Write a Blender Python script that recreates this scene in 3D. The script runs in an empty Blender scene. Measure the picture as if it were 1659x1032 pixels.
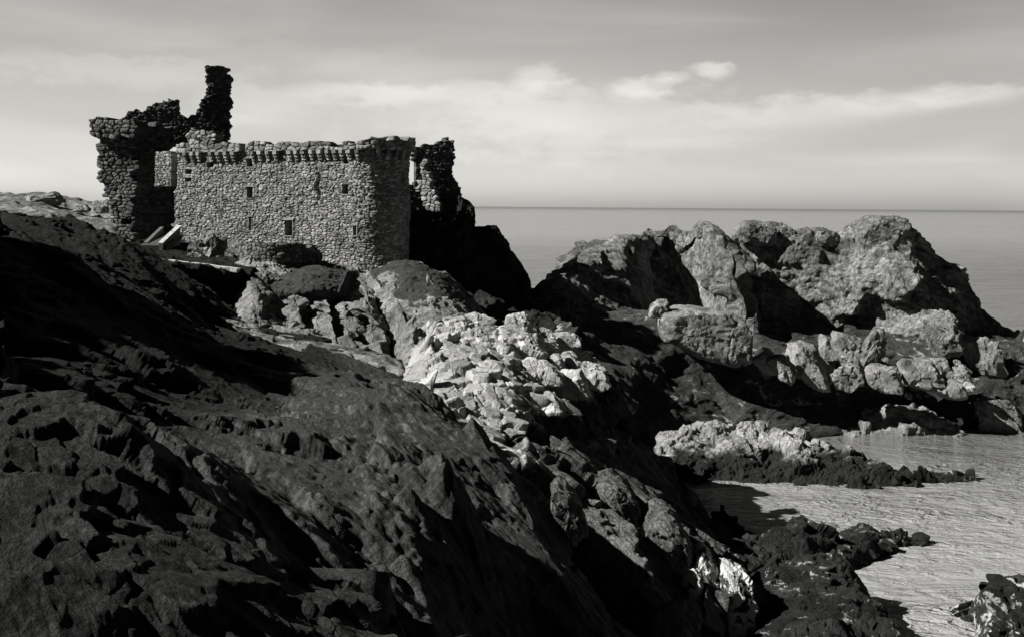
import bpy, bmesh, math, random
import numpy as np
from mathutils import Vector, Matrix

R = math.radians
S = bpy.context.scene
COL = S.collection

# ------------------------------------------------------------------ camera
W, H = 1659.0, 1032.0
F = 1780.0               # focal length in photograph pixels
CX, HY = 829.5, 335.0    # principal point (the horizon line)
CAMZ = 20.0
ROLL = -0.0077
cam_d = bpy.data.cameras.new('camera')
cam = bpy.data.objects.new('camera', cam_d); COL.objects.link(cam)
cam.location = (0, 0, CAMZ)
cam.rotation_euler = (R(90), ROLL, 0)
cam_d.sensor_width = 36.0
cam_d.lens = 36.0 * F / W
cam_d.shift_y = -(H / 2 - HY) / W
cam_d.clip_start = 0.2
cam_d.clip_end = 120000
S.camera = cam

# ------------------------------------------------------------------ light
SUN_EL = R(38)
SUN_H = np.array([-1.0, -0.17]); SUN_H /= np.linalg.norm(SUN_H)
SUN = np.array([SUN_H[0] * math.cos(SUN_EL), SUN_H[1] * math.cos(SUN_EL), math.sin(SUN_EL)])
TINT = (1.0, 0.985, 0.935)
ld = bpy.data.lights.new('sun', 'SUN'); ld.energy = 5.0; ld.angle = R(0.5); ld.color = TINT
lo = bpy.data.objects.new('sun', ld); COL.objects.link(lo)
lo.rotation_euler = Vector(SUN).to_track_quat('Z', 'Y').to_euler()
lo.location = (-60, -10, 60)

S.view_settings.view_transform = 'Standard'
S.view_settings.look = 'None'
S.view_settings.exposure = 0.88
S.view_settings.gamma = 1.0
S.render.engine = 'CYCLES'
S.cycles.max_bounces = 5
S.cycles.diffuse_bounces = 2
S.cycles.use_denoising = True


def nodes(nt):
    N = nt.nodes; L = nt.links
    def add(t, **kw):
        n = N.new(t)
        for k, v in kw.items():
            if k.startswith('i_'):
                n.inputs[k[2:].replace('_', ' ')].default_value = v
            else:
                setattr(n, k, v)
        return n
    def math_(op, a, b=None, c=None, clamp=False):
        n = N.new('ShaderNodeMath'); n.operation = op; n.use_clamp = clamp
        for i, v in enumerate((a, b, c)):
            if v is None: continue
            if isinstance(v, (int, float)): n.inputs[i].default_value = v
            else: L.new(v, n.inputs[i])
        return n.outputs[0]
    def rng(v, a, b, c, d, smooth=True):
        n = N.new('ShaderNodeMapRange'); n.interpolation_type = 'SMOOTHSTEP' if smooth else 'LINEAR'
        L.new(v, n.inputs[0])
        for i, q in enumerate((a, b, c, d)): n.inputs[i + 1].default_value = q
        return n.outputs[0]
    return N, L, add, math_, rng


def make_world():
    w = bpy.data.worlds.new('World'); S.world = w; w.use_nodes = True
    nt = w.node_tree; nt.nodes.clear()
    N, L, add, M, rng = nodes(nt)
    sky = add('ShaderNodeTexSky'); sky.sky_type = 'NISHITA'; sky.sun_disc = False
    sky.sun_elevation = SUN_EL
    sky.sun_rotation = math.atan2(SUN_H[0], SUN_H[1])
    sky.dust_density = 2.0
    sep = add('ShaderNodeSeparateColor'); L.new(sky.outputs[0], sep.inputs[0])
    base = M('ADD', M('MULTIPLY', sep.outputs[0], 0.75), M('MULTIPLY', sep.outputs[1], 0.25))  # a yellow-red filter
    tc = add('ShaderNodeTexCoord')
    xyz = add('ShaderNodeSeparateXYZ'); L.new(tc.outputs['Generated'], xyz.inputs[0])
    el = M('ARCSINE', xyz.outputs[2])
    az = M('ARCTAN2', xyz.outputs[0], xyz.outputs[1])     # 0 ahead, + to the right
    # deep filtered sky: falls off with height
    fall = M('MULTIPLY', rng(el, 0.0, 0.22, 1.0, 0.68), rng(el, 0.2, 0.6, 1.0, 0.11))
    side = M('MULTIPLY', rng(M('ABSOLUTE', az), 0.7, 2.0, 1.0, 0.2), rng(az, 0.45, 1.0, 1.0, .2))
    fall = M('MULTIPLY', fall, side)
    fall = M('MULTIPLY', fall, rng(az, -0.1, 0.5, 1.0, 0.76))
    # clouds on azimuth / elevation
    comb = add('ShaderNodeCombineXYZ'); L.new(az, comb.inputs[0]); L.new(M('MULTIPLY', el, 5.5), comb.inputs[1])
    nz = add('ShaderNodeTexNoise'); L.new(comb.outputs[0], nz.inputs['Vector'])
    nz.inputs['Scale'].default_value = 3.0; nz.inputs['Detail'].default_value = 5; nz.inputs['Roughness'].default_value = 0.45
    nz.inputs['Distortion'].default_value = 0.4
    band = rng(nz.outputs[0], 0.42, 0.70, 0.0, 0.20)
    comb2 = add('ShaderNodeCombineXYZ'); L.new(az, comb2.inputs[0]); L.new(M('MULTIPLY', el, 2.2), comb2.inputs[1])
    n2 = add('ShaderNodeTexNoise'); L.new(comb2.outputs[0], n2.inputs['Vector'])
    n2.inputs['Scale'].default_value = 26; n2.inputs['Detail'].default_value = 8; n2.inputs['Roughness'].default_value = 0.6
    wob = M('SUBTRACT', n2.outputs[0], 0.5)
    total = band
    # (azimuth, elevation, half width, half height, strength)
    puffs = []
    for px, py, hw, hh, st in [(1150, 110, 40, 15, .42), (1085, 122, 30, 12, .26), (1035, 140, 55, 20, .34),
                               (870, 122, 45, 22, .26), (800, 145, 130, 22, .16), (600, 150, 140, 20, .24),
                               (420, 165, 120, 30, .14),
                               (1560, 145, 100, 18, .26), (1440, 160, 130, 20, .20), (1280, 175, 200, 26, .15), (960, 190, 420, 60, .12),
                               (200, 115, 260, 26, .14), (500, 90, 220, 22, .06)]:
        a = math.atan2((px - CX), F); e = math.atan2(HY - py, math.hypot(F, px - CX))
        puffs.append((a, e, hw / F, hh / F, st))
    for a, e, hw, hh, st in puffs:
        dx = M('DIVIDE', M('SUBTRACT', az, a), hw)
        dy = M('DIVIDE', M('SUBTRACT', el, e), hh)
        dy = M('ADD', dy, M('MULTIPLY', wob, 2.4)); dx = M('ADD', dx, M('MULTIPLY', wob, 1.8))
        # crisp top edge, soft underside
        dy = M('MAXIMUM', M('MULTIPLY', dy, 1.15), M('MULTIPLY', dy, -0.75))
        d = M('SQRT', M('ADD', M('MULTIPLY', dx, dx), M('MULTIPLY', dy, dy)))
        total = M('ADD', total, rng(d, 0.3, 1.2, st * 1.15, 0.0))
    lum = M('MULTIPLY', M('MULTIPLY', base, 1.48), M('MULTIPLY', fall, M('MULTIPLY', rng(el, -.005, .055, 1.85, 1.0), rng(az, -.6, .05, .80, 1.0))))
    lum = M('MULTIPLY', lum, M('ADD', 0.86, total))
    mix = add('ShaderNodeCombineColor')
    for i in range(3): L.new(M('MULTIPLY', lum, TINT[i]), mix.inputs[i])
    bg = add('ShaderNodeBackground'); L.new(mix.outputs[0], bg.inputs[0]); bg.inputs[1].default_value = 0.09
    out = add('ShaderNodeOutputWorld'); L.new(bg.outputs[0], out.inputs[0])
make_world()

# ------------------------------------------------------------------ helpers
RV = np.array([math.cos(ROLL), 0, -math.sin(ROLL)])
UV_ = np.array([math.sin(ROLL), 0, math.cos(ROLL)])
CAMP = np.array([0, 0, CAMZ])

def ray(px, py):
    return np.array([0, 1.0, 0]) + (px - CX) / F * RV + (HY - py) / F * UV_

def at(px, py, Y):
    return CAMP + Y * ray(px, py)

def to_px(P):
    d = np.asarray(P) - CAMP
    return CX + F * d.dot(RV) / d[..., 1], HY - F * d.dot(UV_) / d[..., 1]


def hsh(ix, iy, iz, s):
    n = (ix.astype(np.int64) * 374761393 + iy.astype(np.int64) * 668265263 + iz.astype(np.int64) * 1440662683 + s * 974711) & 0xffffffff
    n = ((n ^ (n >> 13)) * 1274126177) & 0xffffffff
    n = ((n ^ (n >> 16)) * 2246822519) & 0xffffffff
    n = n ^ (n >> 15)
    return (n & 0xffffff) / float(0x1000000)


def vnoise(P, s=0):
    i = np.floor(P).astype(np.int64); f = P - i
    f = f * f * f * (f * (f * 6 - 15) + 10)
    out = 0
    for dx in (0, 1):
        wx = f[:, 0] if dx else 1 - f[:, 0]
        for dy in (0, 1):
            wy = f[:, 1] if dy else 1 - f[:, 1]
            for dz in (0, 1):
                wz = f[:, 2] if dz else 1 - f[:, 2]
                out = out + wx * wy * wz * hsh(i[:, 0] + dx, i[:, 1] + dy, i[:, 2] + dz, s)
    return out * 2 - 1


def fbm(P, oct=4, s=0, gain=0.5, ridge=False):
    a = 1.0; out = 0; tot = 0
    for o in range(oct):
        n = vnoise(P + 17.3 * o, s + o)
        if ridge: n = 1 - 2 * np.abs(n)
        out = out + a * n; tot += a
        a *= gain; P = P * 2.03
    return out / tot


def worley(P, s=0):
    """f1, f2, offset to the nearest centre, four randoms of the nearest cell"""
    i = np.floor(P).astype(np.int64); f = P - i
    n = len(P)
    f1 = np.full(n, 9.0); f2 = np.full(n, 9.0)
    off = np.zeros((n, 3)); cid = np.zeros((n, 3), np.int64)
    for dx in (-1, 0, 1):
        for dy in (-1, 0, 1):
            for dz in (-1, 0, 1):
                cx, cy, cz = i[:, 0] + dx, i[:, 1] + dy, i[:, 2] + dz
                v = np.stack([f[:, 0] - dx - hsh(cx, cy, cz, s), f[:, 1] - dy - hsh(cx, cy, cz, s + 1), f[:, 2] - dz - hsh(cx, cy, cz, s + 2)], 1)
                d = .62 * np.abs(v).max(1) + .38 * np.sqrt((v * v).sum(1))
                m = d < f1
                f2 = np.where(m, f1, np.minimum(f2, d))
                f1 = np.where(m, d, f1)
                off[m] = v[m]
                cid[m, 0] = cx[m]; cid[m, 1] = cy[m]; cid[m, 2] = cz[m]
    r = [hsh(cid[:, 0], cid[:, 1], cid[:, 2], s + 10 + k) for k in range(4)]
    return f1, f2, off, r


def frame_from(axis):
    a = np.array(axis, float); a /= np.linalg.norm(a)
    b = np.cross(a, [0.31, 0.2, 0.93]); b /= np.linalg.norm(b)
    c = np.cross(a, b)
    return np.stack([a, b, c])        # rows


def rock_disp(P, specs, seed, N0_, Nin=None):
    """Break a smooth surface into planar facets. specs: dict(size, amp, tilt, crack, axis, stretch) cells, largest first, each cell
    becoming one tilted plane; or dict(noise=size, amp) for roughness. Moves points along N0_, returns points and a per-block tone."""
    Q0 = P.copy(); p = P.copy(); n = (N0_ if Nin is None else Nin).copy(); tone = np.full(len(P), 0.5); first = True
    for k, sp in enumerate(specs):
        ss = seed * 31 + k * 7
        if 'noise' in sp:
            p = p + N0_ * (sp['amp'] * fbm(Q0 / sp['noise'], sp.get('oct', 4), ss, ridge=sp.get('ridge', False)))[:, None]
            continue
        Fm = frame_from(sp.get('axis', (0.6, 0.2, -0.75)))
        warp = np.stack([fbm(Q0 / sp['size'] * .9 + 9 * j, 2, ss + 50 + j) for j in range(3)], 1) * sp.get('warp', 0.16)
        Q = (Q0 @ Fm.T) / sp['size'] + warp
        Q[:, 0] /= sp.get('stretch', 1.8)
        f1, f2, off, r = worley(Q, ss)
        key = (r[0] * 4194304).astype(np.int64) * 8388608 + (r[1] * 8388607).astype(np.int64)
        _, inv = np.unique(key, return_inverse=True)
        cnt = np.bincount(inv).astype(float)
        mean = lambda A: np.stack([np.bincount(inv, A[:, q]) / cnt for q in range(3)], 1)[inv]
        m = mean(p); nc = mean(n)
        rv = np.stack([r[1], r[2], r[3]], 1) - .5
        Nc = nc + sp.get('tilt', 1.0) * .75 * rv
        Nc /= np.linalg.norm(Nc, axis=1, keepdims=True) + 1e-9
        den = np.maximum((N0_ * Nc).sum(1), .4)
        lim = sp.get('lim', sp['size'] * .40)
        t = (((m - p) * Nc).sum(1) + sp['amp'] * 1.3 * (r[0] - .5)) / den
        t = np.clip(t, -lim, lim)
        e = np.clip((f2 - f1) / sp.get('cw', 0.08), 0, 1)
        t -= sp.get('crack', 0.3) * sp['amp'] * (1 - e)
        p = p + N0_ * t[:, None]; n = Nc
        if first: tone = r[3]; first = False
        else: tone = tone * 0.6 + r[3] * 0.4
    return p, tone


def set_props(o, label=None, cat=None, group=None, kind=None):
    if label: o['label'] = label
    if cat: o['category'] = cat
    if group: o['group'] = group
    if kind: o['kind'] = kind
    return o


def mesh_obj(name, V, Fc, mat, parent=None, tone=None, smooth=True):
    """V (n,3); Fc (m,k) int array or list of lists"""
    me = bpy.data.meshes.new(name)
    V = np.asarray(V, float)
    org = np.zeros(3)
    if parent is None:
        lo_, hi_ = V.min(0), V.max(0)
        org = np.array([(lo_[0] + hi_[0]) / 2, (lo_[1] + hi_[1]) / 2, lo_[2]])
        V = V - org
    else:
        V = V - np.array(parent_origin(parent))
    if isinstance(Fc, np.ndarray):
        m, k = Fc.shape
        me.vertices.add(len(V)); me.vertices.foreach_set('co', V.ravel())
        me.loops.add(m * k); me.loops.foreach_set('vertex_index', Fc.ravel().astype(np.int32))
        me.polygons.add(m)
        me.polygons.foreach_set('loop_start', np.arange(0, m * k, k, dtype=np.int32))
        try: me.polygons.foreach_set('loop_total', np.full(m, k, np.int32))
        except Exception: pass
        me.update(calc_edges=True); me.validate()
    else:
        me.from_pydata([tuple(v) for v in V], [], [list(map(int, f)) for f in Fc]); me.update()
    me.polygons.foreach_set('use_smooth', np.full(len(me.polygons), smooth))
    if tone is not None:
        a = me.attributes.new('tone', 'FLOAT', 'POINT'); a.data.foreach_set('value', np.asarray(tone, np.float32))
    me.materials.append(mat)
    o = bpy.data.objects.new(name, me); COL.objects.link(o)
    if parent is None: o.location = org
    else: o.parent = parent
    return o


def parent_origin(p):
    v = Vector((0, 0, 0))
    while p is not None:
        v = v + p.location; p = p.parent
    return v


def empty(name, loc):
    o = bpy.data.objects.new(name, None); COL.objects.link(o); o.location = loc; o.empty_display_size = 0.5
    return o


def crom(C, t):
    """Catmull-Rom through C (n,...) at t in [0,n-1]"""
    C = np.asarray(C, float); n = len(C)
    t = np.clip(t, 0, n - 1 - 1e-9); i = t.astype(int); f = (t - i)
    g = lambda k: C[np.clip(i + k, 0, n - 1)]
    f = f.reshape((-1,) + (1,) * (C.ndim - 1))
    p0, p1, p2, p3 = g(-1), g(0), g(1), g(2)
    return 0.5 * ((2 * p1) + (-p0 + p2) * f + (2 * p0 - 5 * p1 + 4 * p2 - p3) * f * f + (-p0 + 3 * p1 - 3 * p2 + p3) * f ** 3)


def arc_param(C, n):
    """index parameter spaced evenly along the curve"""
    t = np.linspace(0, len(C) - 1, 400); P = crom(C, t)
    s = np.concatenate([[0], np.cumsum(np.linalg.norm(np.diff(P, axis=0), axis=1))])
    return np.interp(np.linspace(0, s[-1], n), s, t)


def grid_normals(P):
    du = np.gradient(P, axis=1); dv = np.gradient(P, axis=0)
    n = np.cross(du, dv); n /= np.linalg.norm(n, axis=2, keepdims=True) + 1e-9
    return n


def grid_faces(nv, nu):
    a = np.arange(nv * nu).reshape(nv, nu)
    return np.stack([a[:-1, :-1], a[:-1, 1:], a[1:, 1:], a[1:, :-1]], -1).reshape(-1, 4)


def patch(name, rows, mat, specs, res=0.2, seed=1, back=(), front=(), parent=None, byindex=False, sides=(2.5, -1.5), rough=None, smooth=2):
    res *= .82; rough = res * .35 if rough is None else rough
    """rows bottom to top of (px, py, Y); back: (dy, dz) offsets of the last row; front: offsets of the first row"""
    W3 = [np.array([at(*p) for p in r]) for r in rows]
    nc = max(len(r) for r in W3); K = max(nc, 24)
    RS = []
    for r in W3:
        t = np.linspace(0, len(r) - 1, K) if byindex else arc_param(r, K)
        RS.append(crom(r, t))
    pre = [RS[0] + np.array([0, dy, dz]) for dy, dz in front]
    post = [RS[-1] + np.array([0, dy, dz]) for dy, dz in back]
    G = np.stack(pre + RS + post)               # (rows, K, 3)
    if sides:
        G = np.concatenate([G[:, :1] + np.array([-.4, sides[0], sides[1]]), G, G[:, -1:] + np.array([.4, sides[0], sides[1]])], 1)
    ulen = np.median([np.linalg.norm(np.diff(g, axis=0), axis=1).sum() for g in G])
    vlen = np.median(np.linalg.norm(np.diff(G, axis=0), axis=2).sum(0))
    nu = max(8, int(ulen / res)); nv = max(8, int(vlen / res))
    col = crom(G, arc_param(G.mean(1), nv))     # (nv, K, 3)
    P = np.swapaxes(crom(np.swapaxes(col, 0, 1), np.linspace(0, G.shape[1] - 1, nu)), 0, 1)
    n = grid_normals(P)
    if n[..., 1].mean() > 0 and n[..., 2].mean() < 0: n = -n
    Pn, tone = rock_disp(P.reshape(-1, 3), specs, seed, n.reshape(-1, 3))
    g = Pn.reshape(nv, nu, 3)
    for _ in range(smooth):         # weather the edges
        for ax in (0, 1):
            a = np.moveaxis(g, ax, 0).copy()
            a[1:-1] = .25 * a[:-2] + .5 * a[1:-1] + .25 * a[2:]
            g = np.moveaxis(a, 0, ax)
    Pn = g.reshape(-1, 3)
    Pn = Pn + n.reshape(-1, 3) * (rough * fbm(Pn / (res * 7), 3, seed + 5))[:, None]
    return mesh_obj(name, Pn, grid_faces(nv, nu), mat, parent, tone, smooth=False)


_ico = {}
def ico(sub):
    if sub not in _ico:
        bm = bmesh.new(); bmesh.ops.create_icosphere(bm, subdivisions=sub, radius=1)
        _ico[sub] = (np.array([v.co[:] for v in bm.verts]), np.array([[v.index for v in f.verts] for f in bm.faces]))
        bm.free()
    return _ico[sub]


def hull_planes(pts):
    bm = bmesh.new()
    for p in pts: bm.verts.new(p)
    bmesh.ops.convex_hull(bm, input=list(bm.verts))
    bm.normal_update()
    c = np.mean(pts, 0); out = []
    for f in bm.faces:
        n = np.array(f.normal); q = np.array(f.verts[0].co)
        h = n.dot(q - c)
        if h < 0: n, h = -n, -h
        out.append((n, h))
    bm.free()
    return c, np.array([o[0] for o in out]), np.array([o[1] for o in out])


ROCKY = [dict(size=1.2, amp=.09, tilt=.3, crack=.5, lim=.13), dict(size=.45, amp=.03, tilt=.35, crack=.7, lim=.05), dict(noise=.3, amp=.02, oct=5)]

def hull_rock(name, pts, mat, sub=4, seed=0, scale=1.0, specs=None, parent=None, power=60):
    c, n, h = hull_planes(pts)
    D, Fc = ico(sub)
    q = np.clip(D @ n.T, 0, None) / np.maximum(h, 0.02)
    r = 1.0 / (q ** power).sum(1) ** (1.0 / power)     # soft minimum: worn edges
    V = c + D * r[:, None]
    nn = D
    sp = specs or ROCKY
    V, tone = rock_disp(V, [dict(s, **({'size': s['size'] * scale} if 'size' in s else {'noise': s['noise'] * scale}), amp=s['amp'] * scale, **({'lim': s['lim'] * scale} if 'lim' in s else {})) for s in sp], seed, nn, n[q.argmax(1)])
    return mesh_obj(name, V, Fc, mat, parent, tone, smooth=False)


def box_rock(name, x0, y0, x1, y1, Y, mat, label, cat='rock', group=None, depth=None, seed=0, lean=0.0, flat=0.5, sub=4, specs=None, drop=0.0, scale=None):
    """an angular boulder that fills the photo box, standing at distance Y"""
    rnd = random.Random(seed * 77 + 5)
    cx, cy, hw, hh = (x0 + x1) / 2, (y0 + y1) / 2, (x1 - x0) / 2, (y1 - y0) / 2
    w = 2 * hw * Y / F; hgt = 2 * hh * Y / F
    dep = depth or (0.75 * (w + hgt) / 2 + .2)
    n = 20 if flat < .6 else 15
    q = np.array([[rnd.gauss(0, 1) for _ in range(3)] for _ in range(n)])
    q /= np.linalg.norm(q, axis=1, keepdims=True)
    e = 0.55 if flat >= .6 else .85
    q = np.sign(q) * np.abs(q) ** e
    q = (q - (q.max(0) + q.min(0)) / 2) / ((q.max(0) - q.min(0)) / 2)
    pts = []
    for a, b, c in q:
        ry = b
        pts.append(at(cx + hw * a + lean * hw * ry, cy - hh * ry + (drop * F / Y if ry < 0 else 0), Y) + np.array([0, dep * .5 * c + dep * .3 * ry, 0]))
    sc = scale or max(.2, min(1.6, (w + hgt) / 4))
    o = hull_rock(name, np.array(pts), mat, sub, seed, sc, specs)
    return set_props(o, label, cat, group)

def poly_rock(name, poly, Y, depth, mat, label, cat='boulder', group=None, seed=0, rise=.4, sub=5, specs=None):
    a = np.array([at(x, y, Y) for x, y in poly]); c = a.mean(0)
    b = c + (a - c) * .86 + np.array([0, depth, rise]); f = c + (a - c) * .8 + np.array([0, -.12 * depth, 0])
    return set_props(hull_rock(name, np.concatenate([a, b, f]), mat, sub, seed, .8, specs), label, cat, group)

# ------------------------------------------------------------------ materials
def rock_mat(name, lo, hi, scale=1.0, bump=0.6, tide=None, pale=None, turf=None, rough=0.9, speck=0.35, crk=.55, painted_shade=None, strata=None):
    m = bpy.data.materials.new(name); m.use_nodes = True
    nt = m.node_tree; nt.nodes.clear()
    N, L, add, M, rng = nodes(nt)
    geo = add('ShaderNodeNewGeometry')
    pos = geo.outputs['Position']
    def noise(sc, det=6, ro=0.6, vec=pos, dist=0.0):
        n = add('ShaderNodeTexNoise'); L.new(vec, n.inputs['Vector'])
        n.inputs['Scale'].default_value = sc; n.inputs['Detail'].default_value = det; n.inputs['Roughness'].default_value = ro
        n.inputs['Distortion'].default_value = dist
        return n.outputs[0]
    at_ = add('ShaderNodeAttribute'); at_.attribute_name = 'tone'
    a = noise(0.55 * scale, 5, .6); b = noise(4.0 * scale, 6, .7); c = noise(19 * scale, 3, .7)
    v = M('ADD', M('MULTIPLY', a, .75), M('ADD', M('MULTIPLY', b, .55), M('MULTIPLY', at_.outputs['Fac'], .45)))
    v = rng(v, .55, 1.2, lo, hi)
    v = M('MULTIPLY', v, M('ADD', 1 - speck / 2 * 1.0, M('MULTIPLY', M('SUBTRACT', c, .5), speck * 2.2)))
    # fine joints in the stone
    mp = add('ShaderNodeMapping'); L.new(pos, mp.inputs[0]); mp.inputs['Rotation'].default_value = (.5, .7, .3); mp.inputs['Scale'].default_value = (1, 1, .28)
    dist = add('ShaderNodeVectorMath'); dist.operation = 'ADD'
    nzv = add('ShaderNodeTexNoise'); L.new(pos, nzv.inputs['Vector']); nzv.inputs['Scale'].default_value = 1.4; nzv.inputs['Detail'].default_value = 4
    sc_ = add('ShaderNodeVectorMath'); sc_.operation = 'SCALE'; L.new(nzv.outputs['Color'], sc_.inputs[0]); sc_.inputs['Scale'].default_value = .35
    L.new(mp.outputs[0], dist.inputs[0]); L.new(sc_.outputs[0], dist.inputs[1])
    vo = add('ShaderNodeTexVoronoi'); vo.feature = 'DISTANCE_TO_EDGE'; L.new(dist.outputs[0], vo.inputs['Vector']); vo.inputs['Scale'].default_value = 1.15 * scale
    crack = rng(vo.outputs['Distance'], 0, .035, 0.0, 1.0)
    sparse = rng(noise(.8 * scale, 3), .44, .60, 0, 1)
    crack = M('MAXIMUM', crack, sparse)
    v = M('MULTIPLY', v, M('ADD', 1 - crk, M('MULTIPLY', crack, crk)))
    sx = add('ShaderNodeSeparateXYZ'); L.new(pos, sx.inputs[0]); z = sx.outputs[2]
    st = None
    if strata:    # thin lamination along the cleavage
        cv = add('ShaderNodeCombineXYZ')
        for q, (vec, f) in enumerate(zip(frame_from(strata[0]), (.5, 5.0, 5.0))):
            dt = add('ShaderNodeVectorMath'); dt.operation = 'DOT_PRODUCT'; L.new(pos, dt.inputs[0]); dt.inputs[1].default_value = tuple(vec * f * strata[1])
            L.new(dt.outputs['Value'], cv.inputs[q])
        st = noise(1.0, 5, .65, cv.outputs[0], .4)
        v = M('MULTIPLY', v, rng(st, .35, .65, .55, 1.45))
    if pale:      # (value, threshold) lichen-free pale patches
        pm = rng(M('ADD', noise(.9 * scale, 7, .65, dist=.6), M('MULTIPLY', at_.outputs['Fac'], .12)), pale[1], pale[1] + .06, 0, 1)
        mx = add('ShaderNodeMix'); L.new(pm, mx.inputs[0]); L.new(v, mx.inputs[2])
        L.new(M('MULTIPLY', M('ADD', .6, M('MULTIPLY', c, .8)), pale[0]), mx.inputs[3]); v = mx.outputs[0]
    if turf:      # (value) grass and heather on the flatter tops
        nx = add('ShaderNodeSeparateXYZ'); L.new(geo.outputs['True Normal'], nx.inputs[0])
        tm = rng(M('ADD', nx.outputs[2], M('MULTIPLY', M('SUBTRACT', noise(.7, 6), .5), 1.1)), turf[1], turf[1] + .2, 0, 1)
        mx = add('ShaderNodeMix'); L.new(tm, mx.inputs[0]); L.new(v, mx.inputs[2])
        L.new(M('MULTIPLY', M('ADD', .3, M('MULTIPLY', noise(7, 6, .8), 1.4)), turf[0]), mx.inputs[3]); v = mx.outputs[0]
    if painted_shade:     # shade of the left hillside put into the colour as a darker zone
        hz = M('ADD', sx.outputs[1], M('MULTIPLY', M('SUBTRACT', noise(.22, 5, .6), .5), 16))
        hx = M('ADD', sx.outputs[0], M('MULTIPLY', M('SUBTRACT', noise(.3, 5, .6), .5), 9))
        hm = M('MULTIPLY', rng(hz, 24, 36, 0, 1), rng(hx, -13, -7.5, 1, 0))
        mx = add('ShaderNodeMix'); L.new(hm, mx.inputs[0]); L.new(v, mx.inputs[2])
        L.new(M('MULTIPLY', M('ADD', .3, M('MULTIPLY', noise(3, 6, .75), 1.4)), painted_shade), mx.inputs[3]); v = mx.outputs[0]
    r = rough
    if tide:      # dark weed and wet below the tide line
        tz = M('ADD', z, M('MULTIPLY', M('SUBTRACT', noise(.5, 6, .65), .5), tide[2] if len(tide) > 2 else 4.0))
        tm = rng(tz, tide[0] - .25, tide[0] + .35, 1, 0)
        mx = add('ShaderNodeMix'); L.new(tm, mx.inputs[0]); L.new(v, mx.inputs[2])
        L.new(M('MULTIPLY', M('ADD', .3, M('MULTIPLY', b, 1.4)), tide[1]), mx.inputs[3]); v = mx.outputs[0]
    cc = add('ShaderNodeCombineColor')
    for i in range(3): L.new(v, cc.inputs[i])
    p = add('ShaderNodeBsdfPrincipled'); L.new(cc.outputs[0], p.inputs['Base Color'])
    p.inputs['Roughness'].default_value = r
    p.inputs['Specular IOR Level'].default_value = 0.15
    hgt = M('ADD', M('MULTIPLY', noise(2.2 * scale, 8, .68), 1.0), M('MULTIPLY', crack, .4 * crk))
    hgt = M('ADD', hgt, M('MULTIPLY', noise(9 * scale, 5, .75), .3))
    if st is not None: hgt = M('ADD', hgt, M('MULTIPLY', st, .9))
    bp = add('ShaderNodeBump'); L.new(hgt, bp.inputs['Height']); bp.inputs['Strength'].default_value = 1.0; bp.inputs['Distance'].default_value = bump * .55
    L.new(bp.outputs[0], p.inputs['Normal'])
    o = add('ShaderNodeOutputMaterial'); L.new(p.outputs[0], o.inputs[0])
    return m


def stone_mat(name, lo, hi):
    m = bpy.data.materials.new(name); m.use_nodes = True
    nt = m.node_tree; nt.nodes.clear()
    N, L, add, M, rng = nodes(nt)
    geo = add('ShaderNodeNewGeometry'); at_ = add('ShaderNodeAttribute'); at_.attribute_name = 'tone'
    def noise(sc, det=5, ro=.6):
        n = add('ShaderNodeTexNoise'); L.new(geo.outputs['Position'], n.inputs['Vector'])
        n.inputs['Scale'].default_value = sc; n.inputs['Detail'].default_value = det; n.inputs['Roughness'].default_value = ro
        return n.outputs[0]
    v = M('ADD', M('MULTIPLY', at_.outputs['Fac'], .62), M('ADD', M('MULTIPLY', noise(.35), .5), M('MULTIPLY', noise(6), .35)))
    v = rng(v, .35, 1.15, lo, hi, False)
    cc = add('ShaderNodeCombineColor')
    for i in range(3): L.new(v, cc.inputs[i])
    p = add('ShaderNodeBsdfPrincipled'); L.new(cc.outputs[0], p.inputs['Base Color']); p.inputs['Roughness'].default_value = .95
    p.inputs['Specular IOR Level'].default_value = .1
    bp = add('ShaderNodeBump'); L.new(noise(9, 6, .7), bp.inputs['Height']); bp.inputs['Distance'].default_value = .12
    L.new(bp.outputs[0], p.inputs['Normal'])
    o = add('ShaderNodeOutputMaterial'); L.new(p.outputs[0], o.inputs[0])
    return m


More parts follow.
